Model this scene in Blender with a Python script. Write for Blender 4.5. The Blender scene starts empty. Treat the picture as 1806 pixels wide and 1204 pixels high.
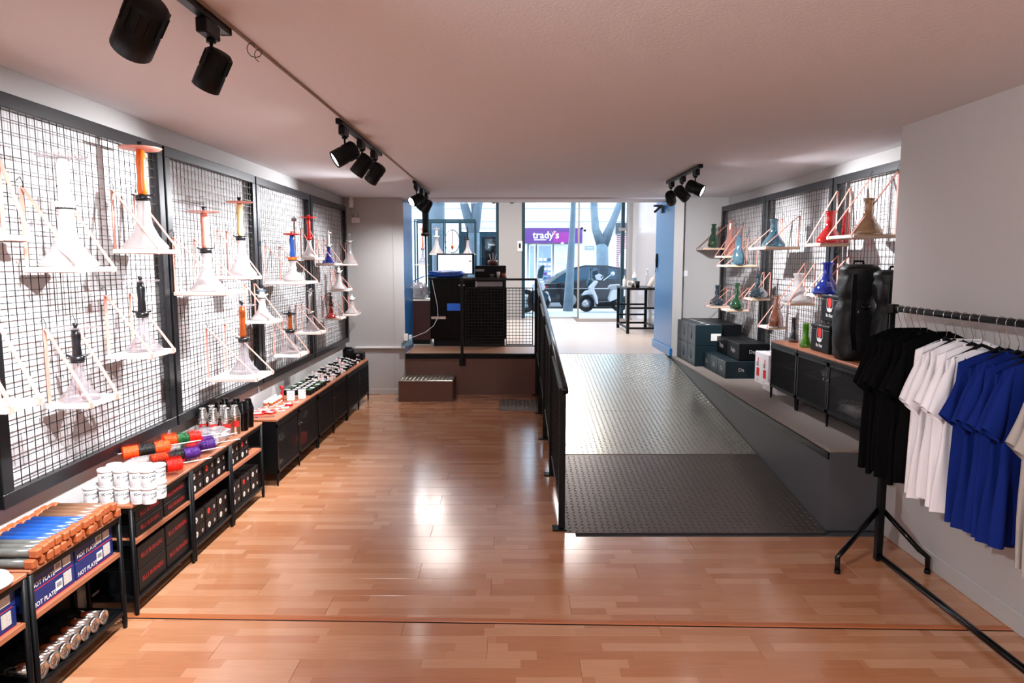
import bpy, math, random
from math import sin, cos, pi, sqrt, floor
from mathutils import Vector, Matrix
random.seed(7)
SC = bpy.context.scene
COL = SC.collection

# ------------------------------------------------------------------ camera
F = 1230.0; CH = 1.7; TH = math.atan(140 / F)
cd = bpy.data.cameras.new('camera'); cam = bpy.data.objects.new('camera', cd); COL.objects.link(cam)
cam.location = (0, 0, CH); cam.rotation_euler = (pi / 2 - TH, 0, 0)
cd.sensor_fit = 'HORIZONTAL'; cd.sensor_width = 36.0; cd.lens = F / 1806 * 36.0
cd.clip_start = 0.05; cd.clip_end = 300
SC.camera = cam
# ------------------------------------------------------------------ world, sun, exposure
w = bpy.data.worlds.new('world'); SC.world = w; w.use_nodes = True
bg = w.node_tree.nodes['Background']
bg.inputs[0].default_value = (0.74, 0.87, 1.0, 1); bg.inputs[1].default_value = 4.3
SC.view_settings.view_transform = 'Standard'; SC.view_settings.look = 'None'
SC.view_settings.exposure = 0.22; SC.view_settings.gamma = 1.0; SC.view_settings.use_curve_mapping = False
SC.cycles.caustics_reflective = False; SC.cycles.caustics_refractive = False
SC.cycles.transparent_max_bounces = 24; SC.cycles.sample_clamp_indirect = 4.0
SPOT_W = 215.0        # each track spotlight
SPOT_COL = (0.94, 0.96, 1.0)
FRONT_W = 30.0       # downlights of the front room
FILL_W = 24.0        # added unseen fill lamps at the rear of the shop, behind the photographer

# ------------------------------------------------------------------ geometry helpers
cT, sT = cos(TH), sin(TH)
def ray(px, py):
    a = (px - 903) / F; b = (602 - py) / F
    return (a, cT + b * sT, -sT + b * cT)
def atZ(px, py, z): r = ray(px, py); t = (z - CH) / r[2]; return Vector((r[0] * t, r[1] * t, z))
def atX(px, py, x): r = ray(px, py); t = x / r[0]; return Vector((x, r[1] * t, CH + r[2] * t))
def atY(px, py, y): r = ray(px, py); t = y / r[1]; return Vector((r[0] * t, y, CH + r[2] * t))

class MB:
    def __init__(s): s.v = []; s.f = []; s.m = []; s.mi = 0
    def add(s, vs, fs):
        n = len(s.v); s.v += [tuple(p) for p in vs]
        s.f += [tuple(i + n for i in f) for f in fs]; s.m += [s.mi] * len(fs); return s
    def box(s, x0, x1, y0, y1, z0, z1, c=0.0):
        if x0 > x1: x0, x1 = x1, x0
        if y0 > y1: y0, y1 = y1, y0
        if c <= 0:
            vs = [(x, y, z) for x in (x0, x1) for y in (y0, y1) for z in (z0, z1)]
            return s.add(vs, [(0, 1, 3, 2), (4, 6, 7, 5), (0, 4, 5, 1), (2, 3, 7, 6), (0, 2, 6, 4), (1, 5, 7, 3)])
        # chamfered box: rings
        def ring(z, i): return [(x0 + i + (0 if 0 else 0), y0 + c, z), (x0 + i, y1 - c, z), (x0 + c, y1 - i, z), (x1 - c, y1 - i, z), (x1 - i, y1 - c, z), (x1 - i, y0 + c, z), (x1 - c, y0 + i, z), (x0 + c, y0 + i, z)]
        rs = [ring(z0, c), ring(z0 + c, 0), ring(z1 - c, 0), ring(z1, c)]
        vs = sum(rs, []); fs = [tuple(range(8)), tuple(reversed(range(24, 32)))]
        for k in range(3):
            for i in range(8):
                a = k * 8 + i; b = k * 8 + (i + 1) % 8
                fs.append((a, a + 8, b + 8, b))
        return s.add(vs, fs)
    def tube(s, pts, r, n=8, caps=True):
        pts = [Vector(p) for p in pts]; rs = r if isinstance(r, (list, tuple)) else [r] * len(pts)
        vs = []; up = None
        for i, p in enumerate(pts):
            d = (pts[min(i + 1, len(pts) - 1)] - pts[max(i - 1, 0)]).normalized()
            if up is None or abs(up.dot(d)) > 0.97: up = Vector((0, 0, 1)) if abs(d.z) < 0.9 else Vector((1, 0, 0))
            a = d.cross(up).normalized(); b = a.cross(d).normalized(); up = b
            vs += [p + a * rs[i] * cos(2 * pi * k / n + pi / n) + b * rs[i] * sin(2 * pi * k / n + pi / n) for k in range(n)]
        fs = []
        for i in range(len(pts) - 1):
            for k in range(n):
                a = i * n + k; b = i * n + (k + 1) % n; fs.append((a, b, b + n, a + n))
        if caps: fs += [tuple(reversed(range(n))), tuple(range((len(pts) - 1) * n, len(pts) * n))]
        return s.add(vs, fs)
    def strap(s, pts, wid, th, axis):
        # flat band: axis = unit vector across the width
        pts = [Vector(p) for p in pts]; ax = Vector(axis); vs = []
        for i, p in enumerate(pts):
            d = (pts[min(i + 1, len(pts) - 1)] - pts[max(i - 1, 0)]).normalized(); nrm = d.cross(ax).normalized()
            vs += [p - ax * wid / 2 - nrm * th / 2, p + ax * wid / 2 - nrm * th / 2, p + ax * wid / 2 + nrm * th / 2, p - ax * wid / 2 + nrm * th / 2]
        fs = [(0, 1, 2, 3), tuple(len(vs) - 4 + k for k in (3, 2, 1, 0))]
        for i in range(len(pts) - 1):
            for k in range(4):
                a = i * 4 + k; b = i * 4 + (k + 1) % 4; fs.append((a, a + 4, b + 4, b))
        return s.add(vs, fs)
    def lathe(s, prof, c=(0, 0, 0), n=20, sx=1, sy=1):
        vs = []; fs = []
        for r, z in prof: vs += [(c[0] + r * sx * cos(2 * pi * k / n), c[1] + r * sy * sin(2 * pi * k / n), c[2] + z) for k in range(n)]
        for i in range(len(prof) - 1):
            for k in range(n):
                a = i * n + k; b = i * n + (k + 1) % n; fs.append((a, b, b + n, a + n))
        if prof[0][0] > 1e-4: fs.append(tuple(reversed(range(n))))
        if prof[-1][0] > 1e-4: fs.append(tuple(range((len(prof) - 1) * n, len(prof) * n)))
        return s.add(vs, fs)
    def quad(s, a, b, c, d): return s.add([a, b, c, d], [(0, 1, 2, 3)])
    def prism(s, poly, ax, a0, a1):
        # poly in the two other axes (order x,y,z minus ax)
        def P(p, t):
            q = list(p); q.insert(ax, t); return tuple(q)
        n = len(poly); vs = [P(p, a0) for p in poly] + [P(p, a1) for p in poly]
        return s.add(vs, [tuple(range(n)), tuple(reversed(range(n, 2 * n)))] + [(i, i + n, (i + 1) % n + n, (i + 1) % n) for i in range(n)])
    def xf(s, M): s.v = [tuple(M @ Vector(p)) for p in s.v]; return s
    def build(s, name, mat, parent=None, smooth=False, world=False, stuff=False, bevel=0):
        me = bpy.data.meshes.new(name)
        off = Vector(parent.location) if (parent and world) else Vector((0, 0, 0))
        me.from_pydata([tuple(Vector(p) - off) for p in s.v], [], s.f)
        for m_ in (mat if isinstance(mat, (list, tuple)) else [mat]): me.materials.append(m_)
        if any(s.m): me.polygons.foreach_set('material_index', s.m)
        import bmesh
        bm = bmesh.new(); bm.from_mesh(me); bmesh.ops.recalc_face_normals(bm, faces=bm.faces); bm.to_mesh(me); bm.free()
        if smooth: me.shade_smooth() if smooth is True else me.shade_smooth()
        return link(name, me, parent, stuff, bevel, smooth)
def link(name, me, parent=None, stuff=False, bevel=0, smooth=False):
    o = bpy.data.objects.new(name, me); COL.objects.link(o)
    if parent: o.parent = parent
    if stuff: o['kind'] = 'stuff'
    if bevel:
        b = o.modifiers.new('bevel', 'BEVEL'); b.width = bevel; b.segments = 2; b.limit_method = 'ANGLE'
    if smooth == 'auto':
        try: me.shade_auto_smooth()
        except Exception: pass
    return o
def thing(name, label, cat, loc=(0, 0, 0), group=None, rz=0):
    o = bpy.data.objects.new(name, None); COL.objects.link(o); o.location = loc; o.rotation_euler = (0, 0, rz)
    o['label'] = label; o['category'] = cat
    if group: o['group'] = group
    return o
def tag(o, label, cat, group=None):
    o['label'] = label; o['category'] = cat
    if group: o['group'] = group
    return o
def struct(o): o['kind'] = 'structure'; return o
def dup(root, loc, label=None, group=None, rz=None, scale=None):
    r = root.copy(); COL.objects.link(r); r.location = loc
    if rz is not None: r.rotation_euler = (0, 0, rz)
    if scale: r.scale = scale
    if label: r['label'] = label
    if group: r['group'] = group
    for ch in list(root.children):
        c = ch.copy(); COL.objects.link(c); c.parent = r
        for g in ch.children:
            d = g.copy(); COL.objects.link(d); d.parent = c
    return r
ORD = ['first', 'second', 'third', 'fourth', 'fifth', 'sixth', 'seventh', 'eighth', 'ninth', 'tenth', 'eleventh', 'twelfth', 'thirteenth', 'fourteenth', 'fifteenth', 'sixteenth', 'seventeenth', 'eighteenth']

def text_mb(txt, size, M=None, depth=0.0, bold=True):
    cu = bpy.data.curves.new('txt', 'FONT'); cu.body = txt; cu.size = size; cu.align_x = 'CENTER'; cu.align_y = 'CENTER'
    cu.offset = size * 0.02 if bold else 0; cu.resolution_u = 2; cu.extrude = depth
    o = bpy.data.objects.new('txt', cu); me = bpy.data.meshes.new_from_object(o)
    mb = MB(); mb.add([tuple(v.co) for v in me.vertices], [tuple(p.vertices) for p in me.polygons])
    bpy.data.objects.remove(o); bpy.data.meshes.remove(me)
    if M: mb.xf(M)
    return mb
# orientation matrices for flat print: local x,y of text -> world
def face_px(loc):  # readable looking towards -X (surface normal +X): text right = +Y
    return Matrix.Translation(loc) @ Matrix(((0, 0, 1, 0), (1, 0, 0, 0), (0, 1, 0, 0), (0, 0, 0, 1)))
def face_nx(loc):  # surface normal -X: text right = -Y
    return Matrix.Translation(loc) @ Matrix(((0, 0, -1, 0), (-1, 0, 0, 0), (0, 1, 0, 0), (0, 0, 0, 1)))
def face_ny(loc):  # surface normal -Y: text right = +X
    return Matrix.Translation(loc) @ Matrix(((1, 0, 0, 0), (0, 0, -1, 0), (0, 1, 0, 0), (0, 0, 0, 1)))

# ------------------------------------------------------------------ materials
def lin(c):
    if isinstance(c, str): c = tuple(int(c[i:i + 2], 16) / 255 for i in (0, 2, 4))
    return tuple(x / 12.92 if x <= 0.04045 else ((x + 0.055) / 1.055) ** 2.4 for x in c) + (1,)
def mat(name, col, rough=0.5, metal=0.0, spec=0.5, noise=0.0, nscale=20, bump=0.0, emit=0, coat=0):
    m = bpy.data.materials.new(name); m.use_nodes = True; nt = m.node_tree; b = nt.nodes['Principled BSDF']
    b.inputs['Base Color'].default_value = lin(col); b.inputs['Roughness'].default_value = rough
    b.inputs['Metallic'].default_value = metal; b.inputs['Specular IOR Level'].default_value = spec
    b.inputs['Coat Weight'].default_value = coat
    if emit: b.inputs['Emission Color'].default_value = lin(col); b.inputs['Emission Strength'].default_value = emit
    tc = nt.nodes.new('ShaderNodeTexCoord'); nz = nt.nodes.new('ShaderNodeTexNoise'); nz.inputs['Scale'].default_value = nscale
    nz.inputs['Detail'].default_value = 4
    nt.links.new(tc.outputs['Object'], nz.inputs['Vector'])
    mx = nt.nodes.new('ShaderNodeMix'); mx.data_type = 'RGBA'; mx.blend_type = 'MULTIPLY'; mx.inputs[0].default_value = max(noise, 0.04)
    mx.inputs[6].default_value = lin(col); nt.links.new(nz.outputs['Fac'], mx.inputs[7]); 
    g = nt.nodes.new('ShaderNodeMapRange'); g.inputs[3].default_value = 0.6; g.inputs[4].default_value = 1.4
    nt.links.new(nz.outputs['Fac'], g.inputs[0]); nt.links.new(g.outputs[0], mx.inputs[7]); nt.links.new(mx.outputs[2], b.inputs['Base Color'])
    if bump:
        bp = nt.nodes.new('ShaderNodeBump'); bp.inputs['Strength'].default_value = bump; bp.inputs['Distance'].default_value = 0.01
        nt.links.new(nz.outputs['Fac'], bp.inputs['Height']); nt.links.new(bp.outputs[0], b.inputs['Normal'])
    return m
def glass(name, col, gloss=0.12, frost=0.0, rough=0.03):
    m = bpy.data.materials.new(name); m.use_nodes = True; nt = m.node_tree; nt.nodes.clear()
    out = nt.nodes.new('ShaderNodeOutputMaterial'); tr = nt.nodes.new('ShaderNodeBsdfTransparent'); tr.inputs[0].default_value = lin(col)
    gl = nt.nodes.new('ShaderNodeBsdfGlossy'); gl.inputs['Roughness'].default_value = rough; gl.inputs[0].default_value = (.9, .9, .9, 1)
    lw = nt.nodes.new('ShaderNodeLayerWeight'); lw.inputs[0].default_value = 0.35
    mr = nt.nodes.new('ShaderNodeMapRange'); mr.inputs[3].default_value = gloss * 0.4; mr.inputs[4].default_value = min(1, gloss * 4)
    nt.links.new(lw.outputs['Facing'], mr.inputs[0])
    mx = nt.nodes.new('ShaderNodeMixShader'); nt.links.new(mr.outputs[0], mx.inputs[0])
    base = tr
    if frost:
        df = nt.nodes.new('ShaderNodeBsdfDiffuse'); df.inputs[0].default_value = lin(col)
        tl = nt.nodes.new('ShaderNodeBsdfTranslucent'); tl.inputs[0].default_value = lin(col)
        m1 = nt.nodes.new('ShaderNodeMixShader'); m1.inputs[0].default_value = 0.5; nt.links.new(df.outputs[0], m1.inputs[1]); nt.links.new(tl.outputs[0], m1.inputs[2])
        m2 = nt.nodes.new('ShaderNodeMixShader'); m2.inputs[0].default_value = frost; nt.links.new(tr.outputs[0], m2.inputs[1]); nt.links.new(m1.outputs[0], m2.inputs[2]); base = m2
    nt.links.new(base.outputs[0], mx.inputs[1]); nt.links.new(gl.outputs[0], mx.inputs[2]); nt.links.new(mx.outputs[0], out.inputs[0])
    return m
M = {}
M['wall'] = mat('grey_wall_paint', 'b9b6b4', 0.75, nscale=60, bump=0.05)
M['ceil'] = mat('ceiling_plaster', 'e8e6ea', 0.8, nscale=90, bump=0.15)
M['white'] = mat('white_paint', 'f0ecea', 0.5)
M['backboard'] = mat('light_back_board', 'd6d2d2', 0.6)
M['board'] = mat('white_shelf_board', 'f3ece4', 0.45, noise=0.05)
M['boardedge'] = mat('pine_board_edge', 'c9a98c', 0.6, noise=0.15, nscale=12)
M['blk'] = mat('black_powder_coat', '08090b', 0.42, spec=0.22)
M['blk2'] = mat('black_plastic', '060709', 0.5, spec=0.2)
M['blkgloss'] = mat('black_gloss', '040506', 0.16, spec=0.3)
M['counterblk'] = mat('black_counter_laminate', '030406', 0.2, spec=0.12)
M['frame'] = mat('dark_steel_frame', '1c1c1e', 0.34, metal=0.3)
M['wire'] = mat('dark_wire', '1c1c1e', 0.45, metal=0.3)
M['pink'] = mat('pink_tan_leather', 'cf8c7c', 0.6, noise=0.2, nscale=40)
M['steel'] = mat('brushed_steel', 'c8c6c4', 0.22, metal=1.0)
M['chrome'] = mat('chrome', 'dddcd8', 0.12, metal=1.0)
M['wood'] = mat('brown_wood_top', 'a8684a', 0.38, noise=0.3, nscale=9)
M['blue'] = mat('gloss_blue_daylight_cast', '0a66a6', 0.28)  # jamb colour carries the blue of the cool daylight
M['carpet'] = mat('beige_grey_carpet', '8a807a', 0.95, noise=0.3, nscale=150, bump=0.5)
M['darkpaint'] = mat('dark_grey_paint', '4d4e52', 0.55, noise=0.1, nscale=8)
M['plate'] = mat('checker_plate_steel', 'b8b9b0', 0.27, metal=0.92, noise=0.15, nscale=6)
M['platedark'] = mat('checker_plate_steel_worn', '77706c', 0.36, metal=0.9, noise=0.3, nscale=5)  # lower ramp plate's duller reflection put into a darker tone; floor mat shares it
M['platebrown'] = mat('brown_checker_plate', '6b4f47', 0.4, metal=0.6, noise=0.2, nscale=8)
M['lightfloor'] = mat('pale_front_floor', 'd8c8bc', 0.3, noise=0.06, nscale=3)
M['tee_w'] = mat('white_cotton', 'f6f4f8', 0.85, noise=0.05)
M['tee_b'] = mat('royal_blue_cotton', '08226e', 0.9, spec=.2, noise=0.1)
M['tee_k'] = mat('black_cotton', '050507', 0.9, spec=.1)
M['tee_g'] = mat('heather_grey_cotton', 'a89f98', 0.9, noise=0.3, nscale=300)
M['quilt'] = mat('black_quilted_nylon', '0c0d0f', 0.55, spec=0.35, bump=0.4, nscale=25)
M['redprint'] = mat('red_print', 'd22a26', 0.5)
M['darkred'] = mat('dark_red_print', 'a01c20', 0.5)
M['whiteprint'] = mat('white_print', 'e8e6e2', 0.5)
M['blackprint'] = mat('black_print', '101010', 0.5)
M['carton'] = mat('black_carton', '090b0e', 0.45, spec=.2, noise=0.1)
M['cartonteal'] = mat('dark_teal_carton', '12242b', 0.4, spec=.35, noise=0.1)
M['cartonblue'] = mat('blue_carton', '10296a', 0.4, noise=0.05)
M['cartonbrown'] = mat('dark_brown_carton', '120b0a', 0.5, spec=.2)
M['cartonwhite'] = mat('white_carton', 'e6e0e2', 0.5)
M['cork'] = mat('orange_wooden_cap', 'a8572f', 0.5, noise=0.5, nscale=30)
M['tubbrown'] = mat('brown_tube', '7d5a44', 0.3, noise=0.3)
M['tubblue'] = mat('blue_tube', '1d4fa0', 0.25)
M['tubgrey'] = mat('grey_tube', '5c5c58', 0.25, noise=0.3)
M['or'] = mat('orange_bristle', 'ff5a12', 0.6, noise=0.3)
M['rd'] = mat('red_bristle', 'ee2008', 0.6, noise=0.3)
M['gn'] = mat('green_bristle', '1f6a34', 0.6, noise=0.3)
M['pu'] = mat('purple_bristle', '5a2a8a', 0.6, noise=0.3)
M['kb'] = mat('black_bristle', '0c0a0a', 0.6)
M['tub'] = mat('white_plastic_tub', 'f2eeee', 0.35)
M['greyprint'] = mat('grey_small_print', 'a8a4a4', 0.6)
M['screen'] = mat('lit_screen', 'f2f4ff', 0.4, emit=1.0)
M['lens'] = mat('lit_led_lens', 'ffffff', 0.4, emit=30.0)
M['lensoff'] = mat('led_lens_turned_away', 'fff4ea', 0.3, emit=4.0)
M['redplastic'] = mat('red_plastic', 'b01018', 0.35)
M['tealframe'] = mat('dark_teal_frame', '123c4c', 0.35)
M['greypillar'] = mat('light_grey_pillar', 'a9a8a8', 0.7)
M['gl_clear'] = glass('clear_glass', 'f8f6f8', 0.12, 0.12)
M['gl_frost'] = glass('frosted_glass', 'fbf8f8', 0.08, 0.5)
M['gl_pink'] = glass('pale_pink_glass', 'f6cfc4', 0.15, 0.25)
M['gl_red'] = glass('red_glass', 'e8201c', 0.15, 0.35)
M['gl_blue'] = glass('blue_glass', '2a62d8', 0.15, 0.3)
M['gl_lblue'] = glass('pale_blue_glass', 'a8d4e2', 0.2, 0.2)
M['gl_teal'] = glass('teal_glass', '2c6c80', 0.25, 0.2)
M['gl_green'] = glass('green_glass', '2c8a50', 0.2, 0.25)
M['gl_lime'] = glass('lime_glass', '9adf50', 0.2, 0.3)
M['gl_beige'] = glass('beige_glass', 'dcc8ac', 0.2, 0.3)
M['gl_amber'] = glass('amber_glass', 'd88838', 0.15, 0.35)
M['gl_purple'] = glass('smoky_purple_glass', '574a60', 0.25, 0.2)
M['gl_copper'] = glass('copper_tinted_glass', 'd08a68', 0.25, 0.35)
M['pane'] = glass('window_glass', 'eef6fa', 0.03, 0.0, 0.01)
M['st_orange'] = mat('orange_stem', 'e06a20', 0.3)
M['st_pink'] = mat('pink_stem', 'e89888', 0.35)
M['st_yellow'] = mat('pale_yellow_stem', 'eed898', 0.35)
M['st_white'] = mat('white_stem', 'f4f0ee', 0.35)
M['st_black'] = mat('black_stem', '121216', 0.3)
M['st_blue'] = mat('blue_stem', '2058b8', 0.3)
M['st_red'] = mat('red_stem', 'd81818', 0.3)
M['st_copper'] = mat('copper_orange_stem', 'c0602c', 0.25, metal=0.6)

def floor_material():
    m = bpy.data.materials.new('beech_strip_laminate'); m.use_nodes = True; nt = m.node_tree; L = nt.links.new
    b = nt.nodes['Principled BSDF']; N = nt.nodes.new
    tc = N('ShaderNodeTexCoord'); oi = N('ShaderNodeObjectInfo'); sep = N('ShaderNodeSeparateXYZ'); L(tc.outputs['Object'], sep.inputs[0])
    def math_(op, a, b_=None):
        n = N('ShaderNodeMath'); n.operation = op
        for i, q in enumerate((a, b_)):
            if q is None: continue
            if isinstance(q, (int, float)): n.inputs[i].default_value = q
            else: L(q, n.inputs[i])
        return n.outputs[0]
    yi = math_('FLOOR', math_('DIVIDE', sep.outputs[1], 0.0643))
    wn = N('ShaderNodeTexWhiteNoise'); wn.noise_dimensions = '2D'; cb = N('ShaderNodeCombineXYZ'); L(yi, cb.inputs[0]); L(oi.outputs['Random'], cb.inputs[1]); L(cb.outputs[0], wn.inputs['Vector'])
    xo = math_('ADD', math_('DIVIDE', sep.outputs[0], 0.42), wn.outputs['Value'])
    xi = math_('FLOOR', xo)
    wn2 = N('ShaderNodeTexWhiteNoise'); wn2.noise_dimensions = '3D'; cb2 = N('ShaderNodeCombineXYZ'); L(yi, cb2.inputs[0]); L(xi, cb2.inputs[1]); L(oi.outputs['Random'], cb2.inputs[2]); L(cb2.outputs[0], wn2.inputs['Vector'])
    rp = N('ShaderNodeValToRGB'); rp.color_ramp.elements[0].color = lin('b97a55'); rp.color_ramp.elements[1].color = lin('d29c78')
    e = rp.color_ramp.elements.new(0.5); e.color = lin('c2865f'); L(wn2.outputs['Value'], rp.inputs[0])
    mp = N('ShaderNodeMapping'); mp.inputs['Scale'].default_value = (6, 90, 6); L(tc.outputs['Object'], mp.inputs[0])
    nz = N('ShaderNodeTexNoise'); nz.inputs['Scale'].default_value = 1.0; nz.inputs['Detail'].default_value = 5; L(mp.outputs[0], nz.inputs['Vector'])
    mr = N('ShaderNodeMapRange'); mr.inputs[3].default_value = 0.82; mr.inputs[4].default_value = 1.14; L(nz.outputs['Fac'], mr.inputs[0])
    mx = N('ShaderNodeMix'); mx.data_type = 'RGBA'; mx.blend_type = 'MULTIPLY'; mx.inputs[0].default_value = 1; L(rp.outputs[0], mx.inputs[6]); L(mr.outputs[0], mx.inputs[7])
    L(mx.outputs[2], b.inputs['Base Color']); b.inputs['Roughness'].default_value = 0.17; b.inputs['Specular IOR Level'].default_value = 0.6; b.inputs['Coat Weight'].default_value = 0.6; b.inputs['Coat Roughness'].default_value = 0.16
    return m
M['floor'] = floor_material()

# ================================================================== SETTING
WL = -2.11; WR = 2.72; PRJ = 2.335; FAR = 8.9; CEIL = 2.505; PL = 0.53; BACK = -3.0
fl = struct(MB().box(-2.4, 2.95, BACK, 14.6, -0.12, -0.0125).build('floor', M['darkpaint']))
meshes = []
for L_ in (1.196, 0.6, 0.35):
    meshes.append(MB().box(0.0006, L_, 0.0006, 0.1914, 0, 0.012, 0.0008))
bmesh_objs = []
me_cache = {}
def board_mesh(L_):
    L_ = round(L_, 2)
    if L_ not in me_cache:
        mb = MB().box(0.0005, L_ - 0.0005, 0.0005, 0.1925, -0.012, 0.0, 0.0008)
        me = bpy.data.meshes.new('board'); me.from_pydata(mb.v, [], mb.f); me.materials.append(M['floor']); me_cache[L_] = me
    return me_cache[L_]
y = 0.9; row = 0
while y < FAR - 0.02:
    x = WL; x1 = (0.40 if y > 4.1 else PRJ + 0.02); first = [1.2, 0.8, 0.4][row % 3]
    while x < x1 - 0.02:
        L_ = min(first, x1 - x); first = 1.2
        o = link('board', board_mesh(L_), fl); o.location = (x, y, 0); x += L_
    y += 0.193; row += 1
MB().box(WL, PRJ, BACK, 0.9, -0.012, 0).build('rear_floor', M['floor'], fl)
# transition strip across the floor
struct(MB().add([(WL + .02, 3.19, .0), (PRJ, 3.065, .0), (PRJ, 3.105, .0), (WL + .02, 3.23, .0), (WL + .02, 3.195, .006), (PRJ, 3.07, .006), (PRJ, 3.1, .006), (WL + .02, 3.225, .006)],
    [(0, 1, 5, 4), (2, 3, 7, 6), (4, 5, 6, 7), (0, 4, 7, 3), (1, 2, 6, 5)]).build('trim_1', mat('wood_threshold', 'b3693f', 0.3)))
struct(MB().add([(WL + .02, 3.183, .0), (PRJ, 3.058, .0), (PRJ, 3.064, .002), (WL + .02, 3.189, .002)], [(0, 1, 2, 3)]).build('trim_2', M['blk2']))

struct(MB().box(-2.3, 2.95, BACK, FAR, CEIL, CEIL + .1).build('ceiling', M['ceil']))
struct(MB().box(WL - .12, WL, BACK, FAR + .1, 0, CEIL).build('wall_left', M['wall']))
struct(MB().box(WR, WR + .12, 4.29, FAR + .1, 0, CEIL).build('wall_right', M['wall']))
struct(MB().box(PRJ, WR + .12, BACK, 4.29, 0, CEIL).build('wall_right_near', M['wall']))
struct(MB().box(-2.3, 2.9, BACK - .1, BACK, 0, CEIL).build('wall_back', M['wall']))
struct(MB().box(PRJ - .012, PRJ, BACK, 4.29, 0, .1, .004).build('baseboard_right', M['wall']))
wf = struct(MB().box(WL - .02, -1.3715, FAR, FAR + .12, 0, CEIL).build('wall_far_left', M['wall']))
struct(MB().box(WL + .02, -1.372, FAR - .012, FAR, 0, .07, .004).build('baseboard_far', M['wall']))
struct(MB().box(WL + .1, -1.372, FAR - .035, FAR, .6, .622, .004).build('trim_3', M['white']))
struct(MB().box(-1.505, -1.495, FAR - .006, FAR, .07, CEIL).build('trim_4', M['wall']))
struct(MB().box(2.06, WR + .02, FAR, FAR + .12, PL, CEIL).build('wall_far_right', M['wall']))
struct(MB().box(2.10, 2.13, FAR - .01, FAR, PL, CEIL).build('trim_5', M['wall']))
# jambs of the opening, the blue cast of daylight put into their colour
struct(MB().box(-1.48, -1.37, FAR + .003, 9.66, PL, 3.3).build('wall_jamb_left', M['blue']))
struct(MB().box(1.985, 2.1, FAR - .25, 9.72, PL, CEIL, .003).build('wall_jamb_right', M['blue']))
struct(MB().box(1.987, 2.102, FAR - .262, FAR - .251, PL, CEIL).build('trim_6', M['wall']))  # grey cover keeps the daylight blue on the inner face only
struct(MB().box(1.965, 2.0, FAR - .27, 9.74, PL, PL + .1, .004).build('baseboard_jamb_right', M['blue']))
struct(MB().box(-1.385, 1.99, FAR, FAR + .5, CEIL - .02, 3.3).build('wall_lintel', M['ceil']))
# platform
def tread_mesh(x0, x1, y0, y1, zf, sp=0.042):
    mb = MB(); j = 0; yy = y0 + sp * .5
    while yy < y1 - sp * .3:
        i = 0; xx = x0 + sp * .5
        while xx < x1 - sp * .3:
            a = pi / 4 if (i + j) % 2 else -pi / 4
            ux, uy = cos(a), sin(a); h = .003; l, q = .0155, .0048
            pts = [(xx - ux * l, yy - uy * l), (xx + uy * q, yy - ux * q), (xx + ux * l, yy + uy * l), (xx - uy * q, yy + ux * q)]
            vs = [(p[0], p[1], zf(p[0], p[1]) + .0003) for p in pts] + [(xx - ux * l * .4, yy - uy * l * .4, zf(xx, yy - uy * l * .4) + h), (xx + ux * l * .4, yy + uy * l * .4, zf(xx, yy + uy * l * .4) + h)]
            mb.add(vs, [(0, 1, 5, 4), (1, 2, 5), (2, 3, 4, 5), (3, 0, 4)])
            i += 1; xx += sp
        j += 1; yy += sp
    return mb
pf = struct(MB().box(-1.37, 2.9, FAR - .035, FAR + .1, 0, PL - .006).box(-2.3, 2.9, FAR + .1, 14.9, 0, PL - .006).build('floor_raised', M['platebrown']))
MB().box(-1.37, 2.9, FAR, FAR + .1, PL - .006, PL).box(-2.3, 2.9, FAR + .1, 14.9, PL - .006, PL).build('front_floor', M['lightfloor'], pf)
MB().box(-1.37, .33, FAR - .045, FAR + .02, PL - .004, PL + .002).build('edge_strip', M['blk'], pf)
MB().box(-1.36, .33, FAR - .05, FAR - .034, PL - .06, PL - .004).build('nosing', M['blk2'], pf)
MB().box(-1.36, .33, FAR + .02, 9.75, PL, PL + .003).build('timber_strip', mat('brown_platform_board', 'b08468', 0.35, noise=.3, nscale=6), pf)
tm = tread_mesh(-1.36, .33, 0, .47, lambda x, y: 0)
tm.xf(Matrix.Translation((0, FAR - .036, 0)) @ Matrix(((1, 0, 0, 0), (0, 0, -1, 0), (0, 1, 0, 0), (0, 0, 0, 1)))).build('tread_pattern', M['platebrown'], pf, stuff=True)
# side podium on the right
sp_ = struct(MB().box(2.0, WR + .02, 4.28, FAR, 0, PL - .02).build('floor_podium', M['darkpaint']))
MB().box(1.995, WR + .02, 4.275, FAR, PL - .02, PL, .003).build('carpet', M['carpet'], sp_)
MB().box(1.988, 1.998, 4.28, 6.45, PL - .065, PL - .021).build('edge_strip', M['blk'], sp_)
# ramp
RY0, RY1 = 4.24, 8.865; RS = PL / (RY1 - RY0)
ramp = struct(MB().prism([(RY0 + .02, 0), (RY1, 0), (RY1, PL - .012)], 0, .345, 1.995).build('floor_ramp', mat('ramp_side', '4a2f26', 0.5)))
cuts = [RY0, 5.53, 6.62, 7.73, RY1]
for i in range(4):
    a, b = cuts[i] + .0015, cuts[i + 1] - .0015
    z = lambda yy: (yy - RY0) * RS
    mt = M['platedark'] if i == 0 else M['plate']
    dz = .004 if i == 0 else 0
    o = MB().add([(.347, a, z(a) + .001), (1.993, a, z(a) + .001), (1.993, b, z(b) + .001 - dz), (.347, b, z(b) + .001 - dz), (.347, a, z(a) - .006), (1.993, a, z(a) - .006), (1.993, b, z(b) - .006), (.347, b, z(b) - .006)],
        [(0, 1, 2, 3), (0, 4, 5, 1), (2, 6, 7, 3), (0, 3, 7, 4), (1, 5, 6, 2), (4, 7, 6, 5)]).build('plate', mt, ramp)
    tread_mesh(.35, 1.99, a, b, lambda x, yy: z(yy) + .001 - dz * (yy - a) / (b - a)).build('tread_pattern', mt, o, stuff=True)
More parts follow.
